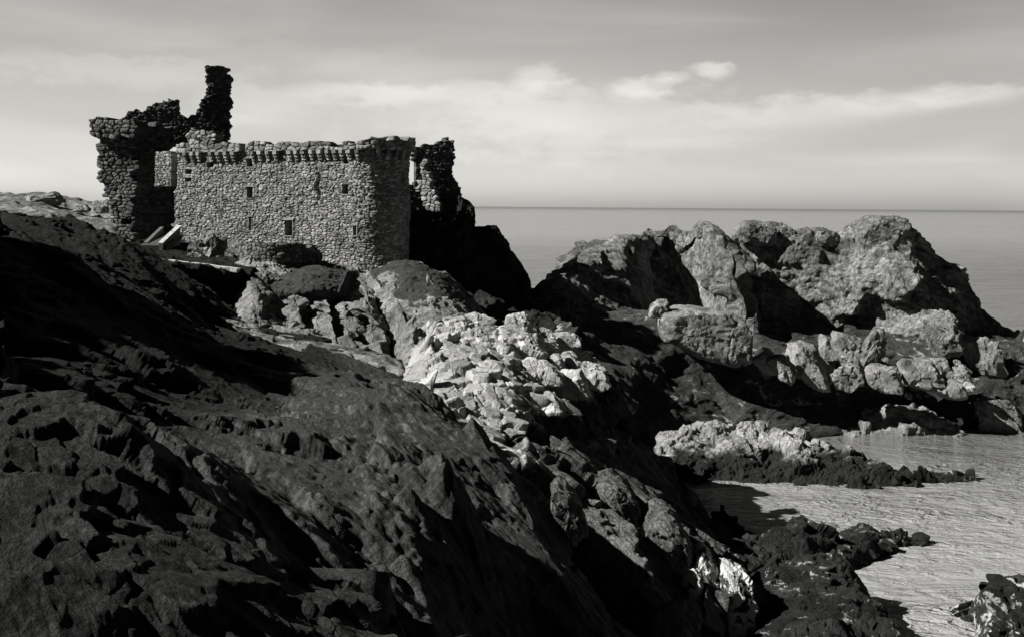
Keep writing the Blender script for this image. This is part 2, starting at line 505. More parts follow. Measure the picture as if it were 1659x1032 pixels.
def water_mat():
    m = bpy.data.materials.new('water'); m.use_nodes = True
    nt = m.node_tree; nt.nodes.clear()
    N, L, add, M, rng = nodes(nt)
    geo = add('ShaderNodeNewGeometry')
    sx = add('ShaderNodeSeparateXYZ'); L.new(geo.outputs['Position'], sx.inputs[0])
    def noise(sc, det, ro, rot=0.0, sq=1.0, dist=0.0):
        mp = add('ShaderNodeMapping'); L.new(geo.outputs['Position'], mp.inputs[0])
        mp.inputs['Rotation'].default_value = (0, 0, rot); mp.inputs['Scale'].default_value = (1, sq, 1)
        n = add('ShaderNodeTexNoise'); L.new(mp.outputs[0], n.inputs['Vector'])
        n.inputs['Scale'].default_value = sc; n.inputs['Detail'].default_value = det; n.inputs['Roughness'].default_value = ro; n.inputs['Distortion'].default_value = dist
        return n.outputs[0]
    far = rng(sx.outputs[1], 150, 900, 0, 1)
    painted_glitter = rng(M('ADD', sx.outputs[1], M('MULTIPLY', M('SUBTRACT', noise(.06, 4, .5), .5), 40)), 64, 112, .31, .08)  # sky glitter near and rock reflections farther off, painted into the water colour
    v = M('MULTIPLY', painted_glitter, M('ADD', .78, M('MULTIPLY', noise(.5, 5, .6, .3, 2.2), .45)))
    mx = add('ShaderNodeMix'); L.new(far, mx.inputs[0]); L.new(v, mx.inputs[2]); L.new(rng(sx.outputs[1], 900, 14000, .22, .12), mx.inputs[3])
    streak = noise(.004, 5, .6, 0.02, 9.0)
    v = M('MULTIPLY', mx.outputs[0], M('ADD', .7, M('MULTIPLY', streak, .6)))
    cc = add('ShaderNodeCombineColor')
    for i in range(3): L.new(v, cc.inputs[i])
    p = add('ShaderNodeBsdfPrincipled'); L.new(cc.outputs[0], p.inputs['Base Color'])
    p.inputs['IOR'].default_value = 1.6
    L.new(M('ADD', rng(sx.outputs[1], 60, 400, .06, .22), rng(sx.outputs[1], 1500, 14000, 0, .12)), p.inputs['Roughness'])
    def crest(sc, rot, sq, dist):
        n = noise(sc, 3, .5, rot, sq, dist)
        return M('SUBTRACT', 1, M('ABSOLUTE', M('MULTIPLY', M('SUBTRACT', n, .5), 4)))
    h = M('ADD', M('MULTIPLY', crest(.55, .25, 1.7, .8), .45), M('MULTIPLY', crest(1.7, -.15, 1.5, .6), .16))
    h = M('ADD', h, M('MULTIPLY', noise(5, 3, .6, .1, 1.3), .07))
    h = M('ADD', h, M('MULTIPLY', noise(.14, 3, .5, .1, 2.5), 1.2))
    h = M('MULTIPLY', h, rng(noise(.07, 4, .6, .4, 1.6, .6), .32, .66, .35, 1.35))
    bp = add('ShaderNodeBump'); L.new(h, bp.inputs['Height']); bp.inputs['Distance'].default_value = .42; bp.inputs['Strength'].default_value = 1.0
    L.new(bp.outputs[0], p.inputs['Normal'])
    o = add('ShaderNodeOutputMaterial'); L.new(p.outputs[0], o.inputs[0])
    return m

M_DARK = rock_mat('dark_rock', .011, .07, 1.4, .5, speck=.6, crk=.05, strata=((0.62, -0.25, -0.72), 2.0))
M_SLOPE = rock_mat('slope_rock', .028, .15, 1.2, .5, turf=(.05, .80), speck=.6, crk=.10, painted_shade=.012, strata=((0.62, -0.25, -0.72), 1.0))
M_PALE = rock_mat('pale_rock', .22, .62, 1.0, .35, speck=.3)
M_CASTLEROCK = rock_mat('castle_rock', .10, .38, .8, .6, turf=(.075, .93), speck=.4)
M_HEAD = rock_mat('headland_rock', .075, .31, .5, .7, strata=((.93, .15, -.33), .45), tide=(2.4, .03, 4.0), turf=(.07, .85), speck=.35)
M_TURF = rock_mat('turf', .05, .17, 2.2, .7, speck=.9)
M_SHOREB = rock_mat('shore_boulder', .10, .46, 1.2, .45, speck=.6)
M_RIDGE = rock_mat('ridge_rock', .20, .62, 1.0, .35, speck=.3, tide=(8.6, .035, 3.0))
M_STRIP = rock_mat('rib_rock', .06, .22, 1.2, .45, speck=.5, strata=((0.62, -0.25, -0.72), 1.2))
M_STREAK = rock_mat('streaked_rock', .015, .07, 1.4, .5, pale=(.5, .58), speck=.5)
M_TIDAL = rock_mat('tidal_rock', .14, .50, .9, .5, tide=(1.6, .018, 3.0), speck=.4)
M_SHORE = rock_mat('shore_rock', .02, .09, .7, .6, pale=(.28, .66), tide=(0.5, .02, 1.0), speck=.5)
M_WEED = rock_mat('weedy_rock', .010, .045, 1.2, .6, pale=(.36, .66), speck=.5)
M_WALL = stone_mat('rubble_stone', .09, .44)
M_WALLD = stone_mat('dimmed_rubble_stone', .045, .22)  # copy of the wall stone darkened for the gate tower's shadow; bastion shares it
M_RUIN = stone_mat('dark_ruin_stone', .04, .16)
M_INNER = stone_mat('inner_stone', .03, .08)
M_WATER = water_mat()

# ------------------------------------------------------------------ sea
def make_sea():
    ys = np.concatenate([np.linspace(-200, 40, 4), np.linspace(48, 130, 20), np.geomspace(150, 60000, 24)])
    xs = np.concatenate([-np.geomspace(60000, 60, 12), np.linspace(-40, 70, 20), np.geomspace(90, 60000, 12)])
    X, Yg = np.meshgrid(xs, ys)
    P = np.stack([X, Yg, np.zeros_like(X)], -1).reshape(-1, 3)
    o = mesh_obj('sea', P, grid_faces(len(ys), len(xs)), M_WATER)
    set_props(o, 'grey sea running from the rocky cove out to the horizon', 'sea', kind='structure')
make_sea()

# ------------------------------------------------------------------ land
AX = (0.62, -0.25, -0.72)       # cleavage: runs down to the right

def make_terrain():
    # coarse land under everything, by distance-weighted control points in metres
    cp = [(-80, 0, 30), (-60, 0, 26), (-30, -10, 21), (-12, -8, 18.5), (0, -6, 17.5), (8, -6, 14), (20, -10, 9), (40, -10, 6),
          (-80, 40, 33), (-58, 40, 31), (-45, 40, 24), (-30, 40, 17), (-18, 40, 13), (-8, 40, 9), (0, 44, 4), (6, 46, 1), (14, 46, -3), (30, 40, -4),
          (-80, 70, 31), (-60, 70, 27), (-45, 72, 20), (-30, 72, 15.5), (-18, 72, 10), (-8, 70, 5.5), (2, 70, 3), (12, 72, -1), (20, 75, -4), (40, 75, -5),
          (-90, 100, 24), (-60, 104, 19), (-48, 104, 17.5), (-36, 104, 15), (-24, 100, 13), (-12, 98, 11), (-2, 98, 5), (8, 98, 1), (20, 98, -1), (32, 100, -2), (44, 102, -3), (60, 104, -4), (10, 88, -3), (22, 88, -4), (34, 92, -4),
          (-90, 130, 17), (-60, 125, 18), (-40, 122, 12), (-20, 118, 6), (-6, 118, -2), (10, 118, 4), (30, 118, 5), (50, 118, 2), (70, 118, -4),
          (-90, 160, -6), (-40, 150, -6), (0, 145, -6), (40, 145, -6), (90, 140, -6), (90, 70, -8), (60, 40, -8), (80, 0, -6),
          (-8, 22, 14), (-2, 24, 10.5), (3, 28, 6), (8, 34, 1), (-14, 20, 16), (-4, 10, 13), (0, 10, 12.5), (-3, 6, 15), (3, 6, 14.5), (-8, 10, 14), (-5, 17, 11), (0, 18, 9), (-12, 14, 15), (6, 14, 10), (12, 24, 1)]
    cp = np.array(cp, float)
    xs = np.arange(-90, 90.1, .6); ys = np.arange(-14, 160, .6)
    X, Yg = np.meshgrid(xs, ys)
    q = np.stack([X.ravel(), Yg.ravel()], 1)
    d2 = ((q[:, None, :] - cp[None, :, :2]) ** 2).sum(2)
    w = 1 / (d2 + 6) ** 2.2
    z = (w * cp[:, 2]).sum(1) / w.sum(1)
    # unseen rise added to the hill on the left, shaped to shade the slope
    edge = -0.5 * q[:, 1] - 4
    up = np.clip((edge - q[:, 0]) / 7, 0, 1); up = up * up * (3 - 2 * up)
    fy = np.clip((64 - q[:, 1]) / 10, 0, 1) * np.clip((q[:, 1] - 17) / 8, 0, 1)
    z = z + up * fy * np.clip(23.5 + .20 * (q[:, 1] - 25) + 6.5 * np.exp(-((q[:, 1] - 54) / 9) ** 2) + 3.2 * fbm(np.stack([q[:, 0] / 9, q[:, 1] / 9, q[:, 0] * 0], 1), 3, 77) - z, -2, 99)
    P = np.stack([q[:, 0], q[:, 1], z - .8], 1)
    P, tone = rock_disp(P, [dict(size=4, amp=.9, axis=AX, stretch=2), dict(noise=5, amp=.5)], 3, np.tile([0., 0., 1.], (len(P), 1)))
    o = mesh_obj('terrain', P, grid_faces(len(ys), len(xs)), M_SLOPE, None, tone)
    set_props(o, 'dark rocky coast ground under the crags', 'terrain', kind='structure')
make_terrain()

FG = [dict(size=3.0, amp=.55, tilt=.5, crack=.7, axis=AX, stretch=4.5, cw=.05), dict(size=1.1, amp=.09, tilt=.3, crack=.8, axis=AX, stretch=4), dict(size=.36, amp=.02, tilt=.35, crack=.7, axis=AX, stretch=3), dict(noise=.8, amp=.035, oct=6, ridge=True)]

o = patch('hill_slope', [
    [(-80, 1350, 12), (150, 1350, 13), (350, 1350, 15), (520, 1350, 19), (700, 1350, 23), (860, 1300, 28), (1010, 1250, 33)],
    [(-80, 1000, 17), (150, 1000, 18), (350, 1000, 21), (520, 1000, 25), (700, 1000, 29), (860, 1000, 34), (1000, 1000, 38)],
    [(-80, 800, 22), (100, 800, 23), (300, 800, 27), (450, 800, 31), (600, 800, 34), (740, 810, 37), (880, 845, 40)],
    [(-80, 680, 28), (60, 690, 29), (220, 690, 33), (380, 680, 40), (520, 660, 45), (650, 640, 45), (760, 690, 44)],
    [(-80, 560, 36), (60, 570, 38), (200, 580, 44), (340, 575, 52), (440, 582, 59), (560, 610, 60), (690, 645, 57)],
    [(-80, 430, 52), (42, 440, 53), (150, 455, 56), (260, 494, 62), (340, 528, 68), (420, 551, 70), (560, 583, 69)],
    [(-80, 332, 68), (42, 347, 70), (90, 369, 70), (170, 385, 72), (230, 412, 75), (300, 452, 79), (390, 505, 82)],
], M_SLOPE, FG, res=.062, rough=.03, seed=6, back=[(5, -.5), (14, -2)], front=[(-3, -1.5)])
set_props(o, 'dark broken rock slope falling from the upper left towards the cleft', 'slope', kind='structure')

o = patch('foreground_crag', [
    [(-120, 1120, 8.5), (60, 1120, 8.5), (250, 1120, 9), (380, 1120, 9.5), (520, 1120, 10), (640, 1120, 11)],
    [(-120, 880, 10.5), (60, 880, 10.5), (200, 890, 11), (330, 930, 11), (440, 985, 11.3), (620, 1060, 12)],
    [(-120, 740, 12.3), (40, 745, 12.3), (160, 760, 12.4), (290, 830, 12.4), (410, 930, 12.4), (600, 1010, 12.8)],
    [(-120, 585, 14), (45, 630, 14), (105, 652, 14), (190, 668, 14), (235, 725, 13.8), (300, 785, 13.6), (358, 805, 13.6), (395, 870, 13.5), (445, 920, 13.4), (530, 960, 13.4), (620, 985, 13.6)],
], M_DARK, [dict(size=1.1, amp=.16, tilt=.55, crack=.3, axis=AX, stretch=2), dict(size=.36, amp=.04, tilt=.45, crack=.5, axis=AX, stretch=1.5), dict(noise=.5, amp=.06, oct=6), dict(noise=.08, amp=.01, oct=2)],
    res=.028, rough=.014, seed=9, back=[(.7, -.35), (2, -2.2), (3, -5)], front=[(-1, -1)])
set_props(o, 'dark craggy rock filling the lower left corner, nearest of all', 'rock')

# castle rock: two big shoulders with a deep cleft between them
RIB = (0.36, -.25, -0.9)
CR = [dict(size=1.5, amp=.35, tilt=.5, crack=.8, axis=RIB, stretch=3.5), dict(size=.7, amp=.12, tilt=.5, crack=.8, axis=RIB, stretch=2), dict(size=.3, amp=.03, tilt=.5, axis=RIB), dict(noise=.4, amp=.05, oct=4)]
# (px at the top, px at the foot, how far the face stands out (+) or is cut back (-) in metres)
RIBS = [(396, 372, -1.0), (410, 392, .6), (436, 425, .9), (455, 452, -.6), (464, 476, .5), (478, 497, 1.1), (486, 512, -2.0), (500, 528, .8), (516, 545, .3), (524, 556, -2.4), (540, 575, 1.0), (560, 592, .2), (570, 603, -1.6), (586, 618, .9), (604, 636, .2), (616, 650, -2.5)]
def rib_row(f, y0, y1, Y0, Y1, k=1.0):
    n = len(RIBS)
    return [(a + (b - a) * f, y0 + (y1 - y0) * q / (n - 1), Y0 + (Y1 - Y0) * q / (n - 1) - d * k) for q, (a, b, d) in enumerate(RIBS)]
o = patch('castle_crag', [
    rib_row(1.0, 526, 618, 74, 73, 1.2),
    rib_row(.72, 503, 588, 77.5, 76.5, 1.8),
    rib_row(.45, 470, 540, 80.5, 79.5, 1.7),
    rib_row(.2, 440, 495, 83.5, 83, 1.1),
    rib_row(.05, 425, 468, 86, 86, .3),
    rib_row(0, 414, 455, 89, 90, .1),
], M_CASTLEROCK, CR, res=.09, smooth=1, seed=12, back=[(4, .3), (10, -.5)], front=[(-1, -2.5)], byindex=True)
set_props(o, 'pale fissured crag with turf on top below the castle wall, left of the deep cleft', 'rock')
TF = [dict(noise=1.6, amp=.3, oct=5), dict(noise=.25, amp=.16, oct=4)]
o = patch('turf', [
    [(432, 464, 81.5), (470, 472, 81), (520, 468, 81.5), (552, 474, 82.5)],
    [(424, 450, 83.5), (470, 450, 83), (520, 448, 83.5), (560, 456, 84)],
    [(410, 436, 87), (470, 436, 87), (520, 432, 87.5), (566, 444, 88)],
    [(405, 432, 90), (470, 432, 91), (520, 426, 91), (580, 444, 91)],
], M_TURF, TF, res=.12, seed=14, front=[(.3, -.8)], back=[(1, -1)])
set_props(o, 'dark rough turf on the top of the fissured crag', 'turf', kind='stuff')
o = patch('castle_shoulder', [
    [(655, 622, 72), (680, 600, 70.5), (705, 580, 71.5), (730, 570, 71), (780, 565, 72), (830, 570, 74)],
    [(640, 560, 78), (668, 552, 75.5), (692, 545, 77), (725, 535, 75.5), (780, 545, 77), (830, 565, 79)],
    [(616, 490, 83.5), (644, 487, 80.8), (668, 487, 82.5), (700, 486, 80.8), (750, 500, 83), (790, 535, 85)],
    [(598, 450, 88), (632, 446, 86), (665, 444, 87), (712, 456, 86.5), (755, 486, 88), (775, 510, 89)],
    [(590, 440, 91), (625, 434, 90), (665, 428, 90), (715, 446, 91), (762, 482, 91), (780, 505, 91)],
], M_CASTLEROCK, CR, res=.09, smooth=1, seed=17, back=[(3, -.2), (7, -2), (10, -5)], front=[(-1, -3)], byindex=True)
set_props(o, 'turf topped crag under the round corner tower, right of the deep cleft', 'rock')
o = patch('turf', [
    [(618, 470, 84.5), (660, 490, 81.5), (710, 492, 81), (748, 500, 83)],
    [(608, 452, 86.5), (660, 456, 84.5), (715, 466, 84.5), (756, 490, 86)],
    [(598, 440, 89), (625, 432, 88.5), (665, 425, 88.5), (716, 445, 89), (760, 482, 90)],
], M_TURF, TF, res=.12, seed=18, front=[(.3, -.8)], back=[(2, -.3), (4, -2)])
set_props(o, 'domed patch of dark turf on the shoulder under the round tower', 'turf', kind='stuff')
# ledge of pale footpath under the crag
o = patch('footpath', [
    [(362, 531, 71), (430, 553, 69.5), (500, 566, 68.5), (580, 583, 68), (650, 602, 67)],
    [(366, 524, 72), (430, 546, 70.5), (500, 558, 69.5), (580, 572, 69), (650, 592, 68)],
    [(372, 517, 76), (430, 536, 75), (500, 550, 74), (580, 565, 73), (650, 586, 72)],
], M_CASTLEROCK, [dict(size=.8, amp=.14, tilt=.5, axis=(1, -.3, -.2)), dict(noise=.8, amp=.15, oct=5)], res=.1, seed=21, front=[(-.6, -.8), (-.8, -2)])
set_props(o, 'pale worn footpath ledge running along the foot of the crag', 'path', kind='structure')
# dark flank under the ruined end of the castle
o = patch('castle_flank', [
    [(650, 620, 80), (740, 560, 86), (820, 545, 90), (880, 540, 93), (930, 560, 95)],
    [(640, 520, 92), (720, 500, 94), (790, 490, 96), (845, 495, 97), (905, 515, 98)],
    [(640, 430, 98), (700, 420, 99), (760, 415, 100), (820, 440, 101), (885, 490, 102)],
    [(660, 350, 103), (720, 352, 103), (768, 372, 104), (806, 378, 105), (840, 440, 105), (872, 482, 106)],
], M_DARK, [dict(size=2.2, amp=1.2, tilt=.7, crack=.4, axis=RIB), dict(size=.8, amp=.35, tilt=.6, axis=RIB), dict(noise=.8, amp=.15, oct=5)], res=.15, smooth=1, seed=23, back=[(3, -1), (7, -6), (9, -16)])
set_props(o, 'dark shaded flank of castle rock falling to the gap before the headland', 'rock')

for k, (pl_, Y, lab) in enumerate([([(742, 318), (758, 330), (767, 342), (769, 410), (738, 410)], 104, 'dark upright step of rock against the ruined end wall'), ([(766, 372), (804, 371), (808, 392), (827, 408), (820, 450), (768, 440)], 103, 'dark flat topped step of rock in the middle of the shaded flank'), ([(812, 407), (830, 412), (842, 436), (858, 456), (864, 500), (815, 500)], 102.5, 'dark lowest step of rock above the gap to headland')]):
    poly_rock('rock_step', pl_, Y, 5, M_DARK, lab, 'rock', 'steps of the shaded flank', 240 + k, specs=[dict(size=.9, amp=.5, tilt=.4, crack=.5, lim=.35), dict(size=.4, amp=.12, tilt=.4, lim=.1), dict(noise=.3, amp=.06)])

# pale jointed ridge
RG = [dict(size=2.2, amp=.85, tilt=.5, crack=.9, axis=(.75, .2, -.62), stretch=1.25, cw=.10), dict(size=.9, amp=.12, tilt=.35, crack=.9, axis=(.75, .2, -.62), stretch=1.2)]
o = patch('jointed_ridge', [
    [(660, 700, 52), (740, 720, 50), (830, 770, 48), (900, 810, 49), (960, 850, 51)],
    [(690, 648, 57), (750, 664, 55), (830, 705, 54), (905, 740, 56), (990, 780, 60)],
    [(684, 590, 62), (750, 596, 60), (830, 625, 59), (910, 650, 61), (1000, 720, 66)],
    [(688, 545, 67), (760, 535, 67), (830, 545, 68), (910, 578, 70), (990, 655, 72)],
    [(700, 528, 69), (760, 521, 70), (830, 524, 72), (900, 548, 74), (960, 586, 77), (1012, 670, 76)],
], M_RIDGE, RG, res=.08, smooth=1, seed=31, back=[(2, -1.5), (4, -5), (6, -9)], front=[(-1, -3)])
set_props(o, 'pale sunlit ridge of jointed rock between the cleft and the dark saddle', 'rock')
blocks = [
    (693, 521, 728, 545, 'square pale block at the upper left end of the sunlit ridge'),
    (696, 544, 727, 562, 'low pale block under the square block at ridge end'),
    (728, 516, 761, 560, 'half shaded pale block right of the square end block'),
    (760, 509, 806, 533, 'rounded pale hump on the crest of the sunlit ridge'),
    (819, 507, 858, 534, 'round topped boulder perched highest on the ridge crest'),
    (812, 528, 860, 548, 'flat pale slab under the perched round boulder'),
    (766, 529, 818, 556, 'wide pale slab lying below the rounded hump'),
    (783, 553, 808, 588, 'narrow upright pale block left of a broad block'),
    (803, 551, 843, 592, 'broad pale block above the tall white slab'),
    (778, 584, 850, 678, 'tall white slab standing at the front of ridge'),
    (734, 578, 778, 624, 'leaning pale block left of the tall white slab'),
    (685, 576, 719, 640, 'long pale rock finger at the lower left of ridge'),
    (706, 587, 732, 634, 'slim grey rock finger beside the long pale finger'),
    (852, 541, 882, 574, 'pale wedge behind the dark gap of the ridge'),
    (846, 581, 908, 618, 'wide white block right of the tall slab'),
    (896, 598, 951, 640, 'grey faced block at lower right of the ridge'),
    (886, 575, 913, 598, 'small pale block above the wide white block'),
    (913, 571, 943, 592, 'small white block near the right slope of the ridge'),
    (872, 530, 899, 552, 'pointed pale block on crest right of the perched boulder'),
    (899, 540, 943, 561, 'low pale stones trailing down the ridge crest'),
    (934, 589, 984, 628, 'pale slab ending the ridge on its right slope'),
    (862, 636, 914, 678, 'shaded block with a white edge below the wide block'),
]
for i, (x0, y0, x1, y1, lab) in enumerate(blocks):
    yc = (y0 + y1) / 2
    Y = 69.5 - (yc - 515) * .082 + max(0, (x0 + x1) / 2 - 850) * .05
    box_rock('rock_block', x0 - 2, y0, x1 + 2, y1 + 4, Y, M_RIDGE, lab, 'rock', 'pale blocks of the jointed ridge', seed=i + 3, lean=-.25, flat=.8, sub=4)

# strip of rock beyond the cleft
o = patch('cleft_strip', [
    [(870, 745, 52), (905, 800, 49), (950, 890, 46), (1020, 960, 45), (1110, 1040, 43)],
    [(885, 720, 55), (935, 778, 53), (985, 850, 50), (1050, 925, 48), (1140, 1010, 46)],
    [(905, 700, 59), (980, 748, 60), (1050, 808, 58), (1120, 878, 54), (1200, 960, 49)],
    [(930, 675, 66), (1010, 708, 72), (1080, 762, 75), (1142, 832, 70), (1240, 940, 57)],
], M_STRIP, [dict(size=2.2, amp=.5, tilt=.5, crack=.4, axis=AX, stretch=2.4), dict(size=.8, amp=.10, tilt=.45, axis=AX, stretch=2), dict(noise=.6, amp=.07, oct=5)],
    res=.1, seed=35, back=[(2, -1), (4, -4)], front=[(.3, -2), (.5, -6)])
set_props(o, 'dim rib of rock running down to the right beyond the dark cleft', 'rock')
poly_rock('rock_block', [(893, 812), (906, 800), (920, 804), (946, 846), (953, 872), (932, 886), (900, 858)], 40.2, 1.8, M_STRIP, 'grey oblong block wedged in the dark cleft', 'rock', None, 61)
poly_rock('rock_block', [(952, 840), (972, 790), (1000, 784), (1030, 806), (1038, 836), (1006, 902), (975, 885)], 52, 3.0, M_STRIP, 'big faceted grey boulder on the rib right of the cleft', 'rock', None, 62)
poly_rock('rock_block', [(1042, 870), (1068, 842), (1100, 850), (1124, 880), (1118, 960), (1060, 950)], 50, 3.5, M_STRIP, 'rounded grey boulder on the rib near the water', 'rock', None, 63)

# saddle between castle rock and headland, and the shore ledge
o = patch('saddle', [
    [(960, 800, 66), (1020, 760, 76), (1090, 712, 88), (1200, 712, 93), (1300, 712, 95), (1420, 706, 98), (1560, 705, 99), (1700, 705, 100)],
    [(940, 690, 76), (1020, 700, 84), (1100, 685, 92), (1200, 688, 95), (1300, 690, 97), (1420, 685, 100), (1560, 680, 102), (1700, 675, 103)],
    [(900, 600, 86), (1000, 630, 89), (1100, 640, 95), (1200, 645, 98), (1300, 645, 100), (1420, 645, 102), (1560, 645, 104), (1700, 640, 106)],
    [(870, 540, 92), (960, 565, 95), (1080, 585, 99), (1200, 602, 101), (1300, 612, 101), (1420, 615, 104), (1560, 610, 106), (1700, 600, 108)],
    [(860, 500, 100), (960, 520, 102), (1080, 530, 104), (1200, 550, 105), (1300, 560, 108), (1420, 560, 110), (1560, 560, 112), (1700, 560, 114)],
], M_SHORE, [dict(size=4, amp=.7, tilt=.35, crack=.2, axis=(1, .2, -.1)), dict(size=1.4, amp=.16, tilt=.4, axis=(1, .2, -.1)), dict(size=.5, amp=.03, tilt=.4), dict(noise=1, amp=.10, oct=5)],
    res=.16, seed=41, back=[(6, 1)], front=[(-.5, -2)])
set_props(o, 'dark weedy shore ledge and saddle below the headland', 'shore', kind='structure')

# headland
SK = [dict(size=1.8, amp=.8, tilt=.7, crack=.6), dict(size=.65, amp=.22, tilt=.6, crack=.7), dict(size=.25, amp=.05, tilt=.5, crack=.7), dict(noise=.4, amp=.05, oct=4)]
HD = [dict(size=3.6, amp=1.3, tilt=.55, crack=.4, axis=(.95, .1, -.15), stretch=1.3, cw=.05), dict(size=1.5, amp=.42, tilt=.45, crack=.8, axis=(.95, .1, -.15), cw=.07), dict(size=.6, amp=.10, tilt=.45, crack=.9, axis=(.93, .1, -.3)), dict(noise=.5, amp=.06, oct=5)]
HL = [dict(size=2.6, amp=.45, tilt=.3, crack=.4, axis=(.5, .1, -.85), stretch=1.5, cw=.06), dict(size=1.1, amp=.15, tilt=.4, crack=.7, axis=(.6, .1, -.8), cw=.08), dict(size=.5, amp=.04, tilt=.4, crack=.9), dict(noise=.5, amp=.05, oct=5)]
o = patch('headland_crag', [
    [(855, 560, 100), (930, 560, 102), (1000, 545, 106), (1060, 540, 110), (1085, 540, 114)],
    [(858, 510, 102), (910, 505, 104), (980, 500, 109), (1040, 505, 112), (1066, 505, 117)],
    [(862, 485, 104), (905, 455, 108), (960, 440, 113), (1030, 440, 115), (1056, 445, 121)],
    [(864, 474, 106), (890, 455, 109), (912, 425, 112), (945, 395, 116), (985, 384, 118), (1040, 381, 119), (1062, 386, 123)],
], M_HEAD, HL, res=.15, smooth=1, seed=51, back=[(3, -1), (7, -6), (9, -18)], front=[(-1, -3)])
set_props(o, 'left crag of the headland with a pale slanting face', 'rock')
o = patch('hollow_crag', [
    [(1030, 560, 115), (1090, 560, 117), (1150, 560, 113), (1190, 560, 107), (1215, 560, 108)],
    [(1035, 500, 119), (1090, 500, 121), (1150, 500, 117), (1185, 490, 109), (1205, 495, 111)],
    [(1040, 440, 122), (1090, 440, 123), (1140, 430, 119), (1180, 440, 111), (1200, 450, 113)],
    [(1045, 400, 122), (1090, 395, 122), (1135, 392, 118), (1175, 400, 113), (1198, 415, 115)],
    [(1050, 381, 121), (1090, 378, 121), (1128, 374, 119), (1150, 362, 118), (1185, 384, 116), (1202, 402, 117)],
], M_HEAD, [dict(size=3, amp=.22, tilt=.12, crack=.4), dict(size=1.3, amp=.07, tilt=.2, crack=.6), dict(size=.5, amp=.02, tilt=.4), dict(noise=.6, amp=.07, oct=5)], res=.2, seed=53, back=[(3, -1), (7, -8), (8, -18)], front=[(-1, -3)])
set_props(o, 'hollowed crag of the headland with a dark cave like recess', 'rock')
o = patch('main_crag', [
    [(1185, 590, 118), (1260, 600, 117), (1350, 605, 116), (1450, 610, 112), (1540, 610, 110), (1600, 620, 112), (1690, 640, 114)],
    [(1190, 520, 121), (1260, 525, 121), (1350, 530, 119), (1450, 540, 115), (1530, 545, 112), (1590, 560, 116), (1690, 600, 118)],
    [(1192, 450, 123), (1260, 450, 122), (1350, 450, 119), (1440, 450, 115), (1500, 450, 114), (1560, 480, 119), (1680, 580, 121)],
    [(1193, 400, 124), (1240, 400, 123), (1330, 405, 121), (1420, 395, 118), (1480, 400, 117), (1530, 440, 121), (1660, 560, 123)],
    [(1194, 385, 125), (1215, 366, 124), (1245, 364, 124), (1280, 376, 123), (1310, 382, 123), (1345, 373, 122), (1395, 368, 121), (1430, 353, 121), (1472, 354, 121), (1484, 372, 121), (1504, 402, 122), (1540, 428, 123), (1575, 465, 124), (1612, 510, 124), (1680, 560, 124)],
], M_HEAD, HD, res=.14, smooth=1, seed=57, back=[(3, -1), (7, -6), (9, -18)], front=[(-1, -3)])
set_props(o, 'main crag of the headland with a broad cracked pale face and dark right end', 'rock')

TOPG = 'blocks along the headland skyline'
poly_rock('crag_block', [(1388, 376), (1402, 366), (1430, 351), (1470, 352), (1481, 372), (1484, 430), (1440, 436), (1390, 420)], 118.5, 7, M_HEAD, 'highest square block on the headland skyline', 'rock', TOPG, 201)
poly_rock('crag_block', [(1196, 378), (1212, 361), (1240, 361), (1262, 372), (1258, 398), (1200, 400)], 122, 4, M_HEAD, 'flat topped block on the skyline right of the dark gap', 'rock', TOPG, 202)
poly_rock('crag_block', [(1322, 376), (1340, 372), (1362, 380), (1360, 402), (1326, 400)], 121, 4, M_HEAD, 'small block on the skyline left of the highest block', 'rock', TOPG, 203)
poly_rock('crag_block', [(1126, 372), (1140, 362), (1158, 364), (1172, 376), (1176, 392), (1130, 388)], 118.5, 3, M_HEAD, 'small rounded block on the skyline above the hollow', 'rock', TOPG, 204)
poly_rock('crag_block', [(1262, 372), (1284, 368), (1292, 386), (1268, 392)], 122.5, 3, M_HEAD, 'little knob on the skyline in the middle of headland', 'rock', TOPG, 205)
poly_rock('crag_block', [(1478, 376), (1490, 378), (1506, 400), (1508, 440), (1484, 445)], 120, 6, M_HEAD, 'shaded block stepping down right of the highest block', 'rock', TOPG, 206)
poly_rock('crag_block', [(1515, 440), (1545, 432), (1572, 462), (1590, 492), (1580, 520), (1516, 510)], 121, 6, M_HEAD, 'shaded mass at the falling right end of headland', 'rock', TOPG, 207)
shore = [
    (1216, 563, 1268, 596, 99, 'long low pale boulder left in the boulder line', .4, 4),
    (1242, 575, 1290, 612, 98, 'round pale boulder in front of the peaked boulder', .3, 4),
    (1270, 552, 1342, 622, 99.5, 'large peaked pale boulder in the boulder line', .3, 5),
    (1326, 543, 1362, 580, 103, 'small grey block behind the boulder line', .7, 4),
    (1348, 538, 1402, 592, 102, 'rough grey boulder behind the right half of the line', .4, 4),
    (1396, 529, 1436, 588, 101, 'pointed pale stone leaning to the right among boulders', .3, 4),
    (1340, 585, 1400, 622, 98.5, 'broad mottled boulder in the middle of the line', .4, 4),
    (1400, 588, 1462, 630, 98, 'pale boulder with a sloping face before the pointed stone', .4, 4),
    (1452, 583, 1532, 622, 99, 'flat pale slab near the right end of the line', .7, 4),
    (1490, 600, 1562, 634, 98.5, 'low grey slab ending the boulder line', .6, 4),
    (1490, 505, 1556, 575, 108, 'pale square buttress under the main crag', .9, 5),
    (1560, 545, 1625, 600, 108, 'dim block at the foot of the dark right end', .8, 4),
    (1565, 640, 1665, 700, 101, 'grey weedy rock at the right edge of the shore', .4, 5),
]
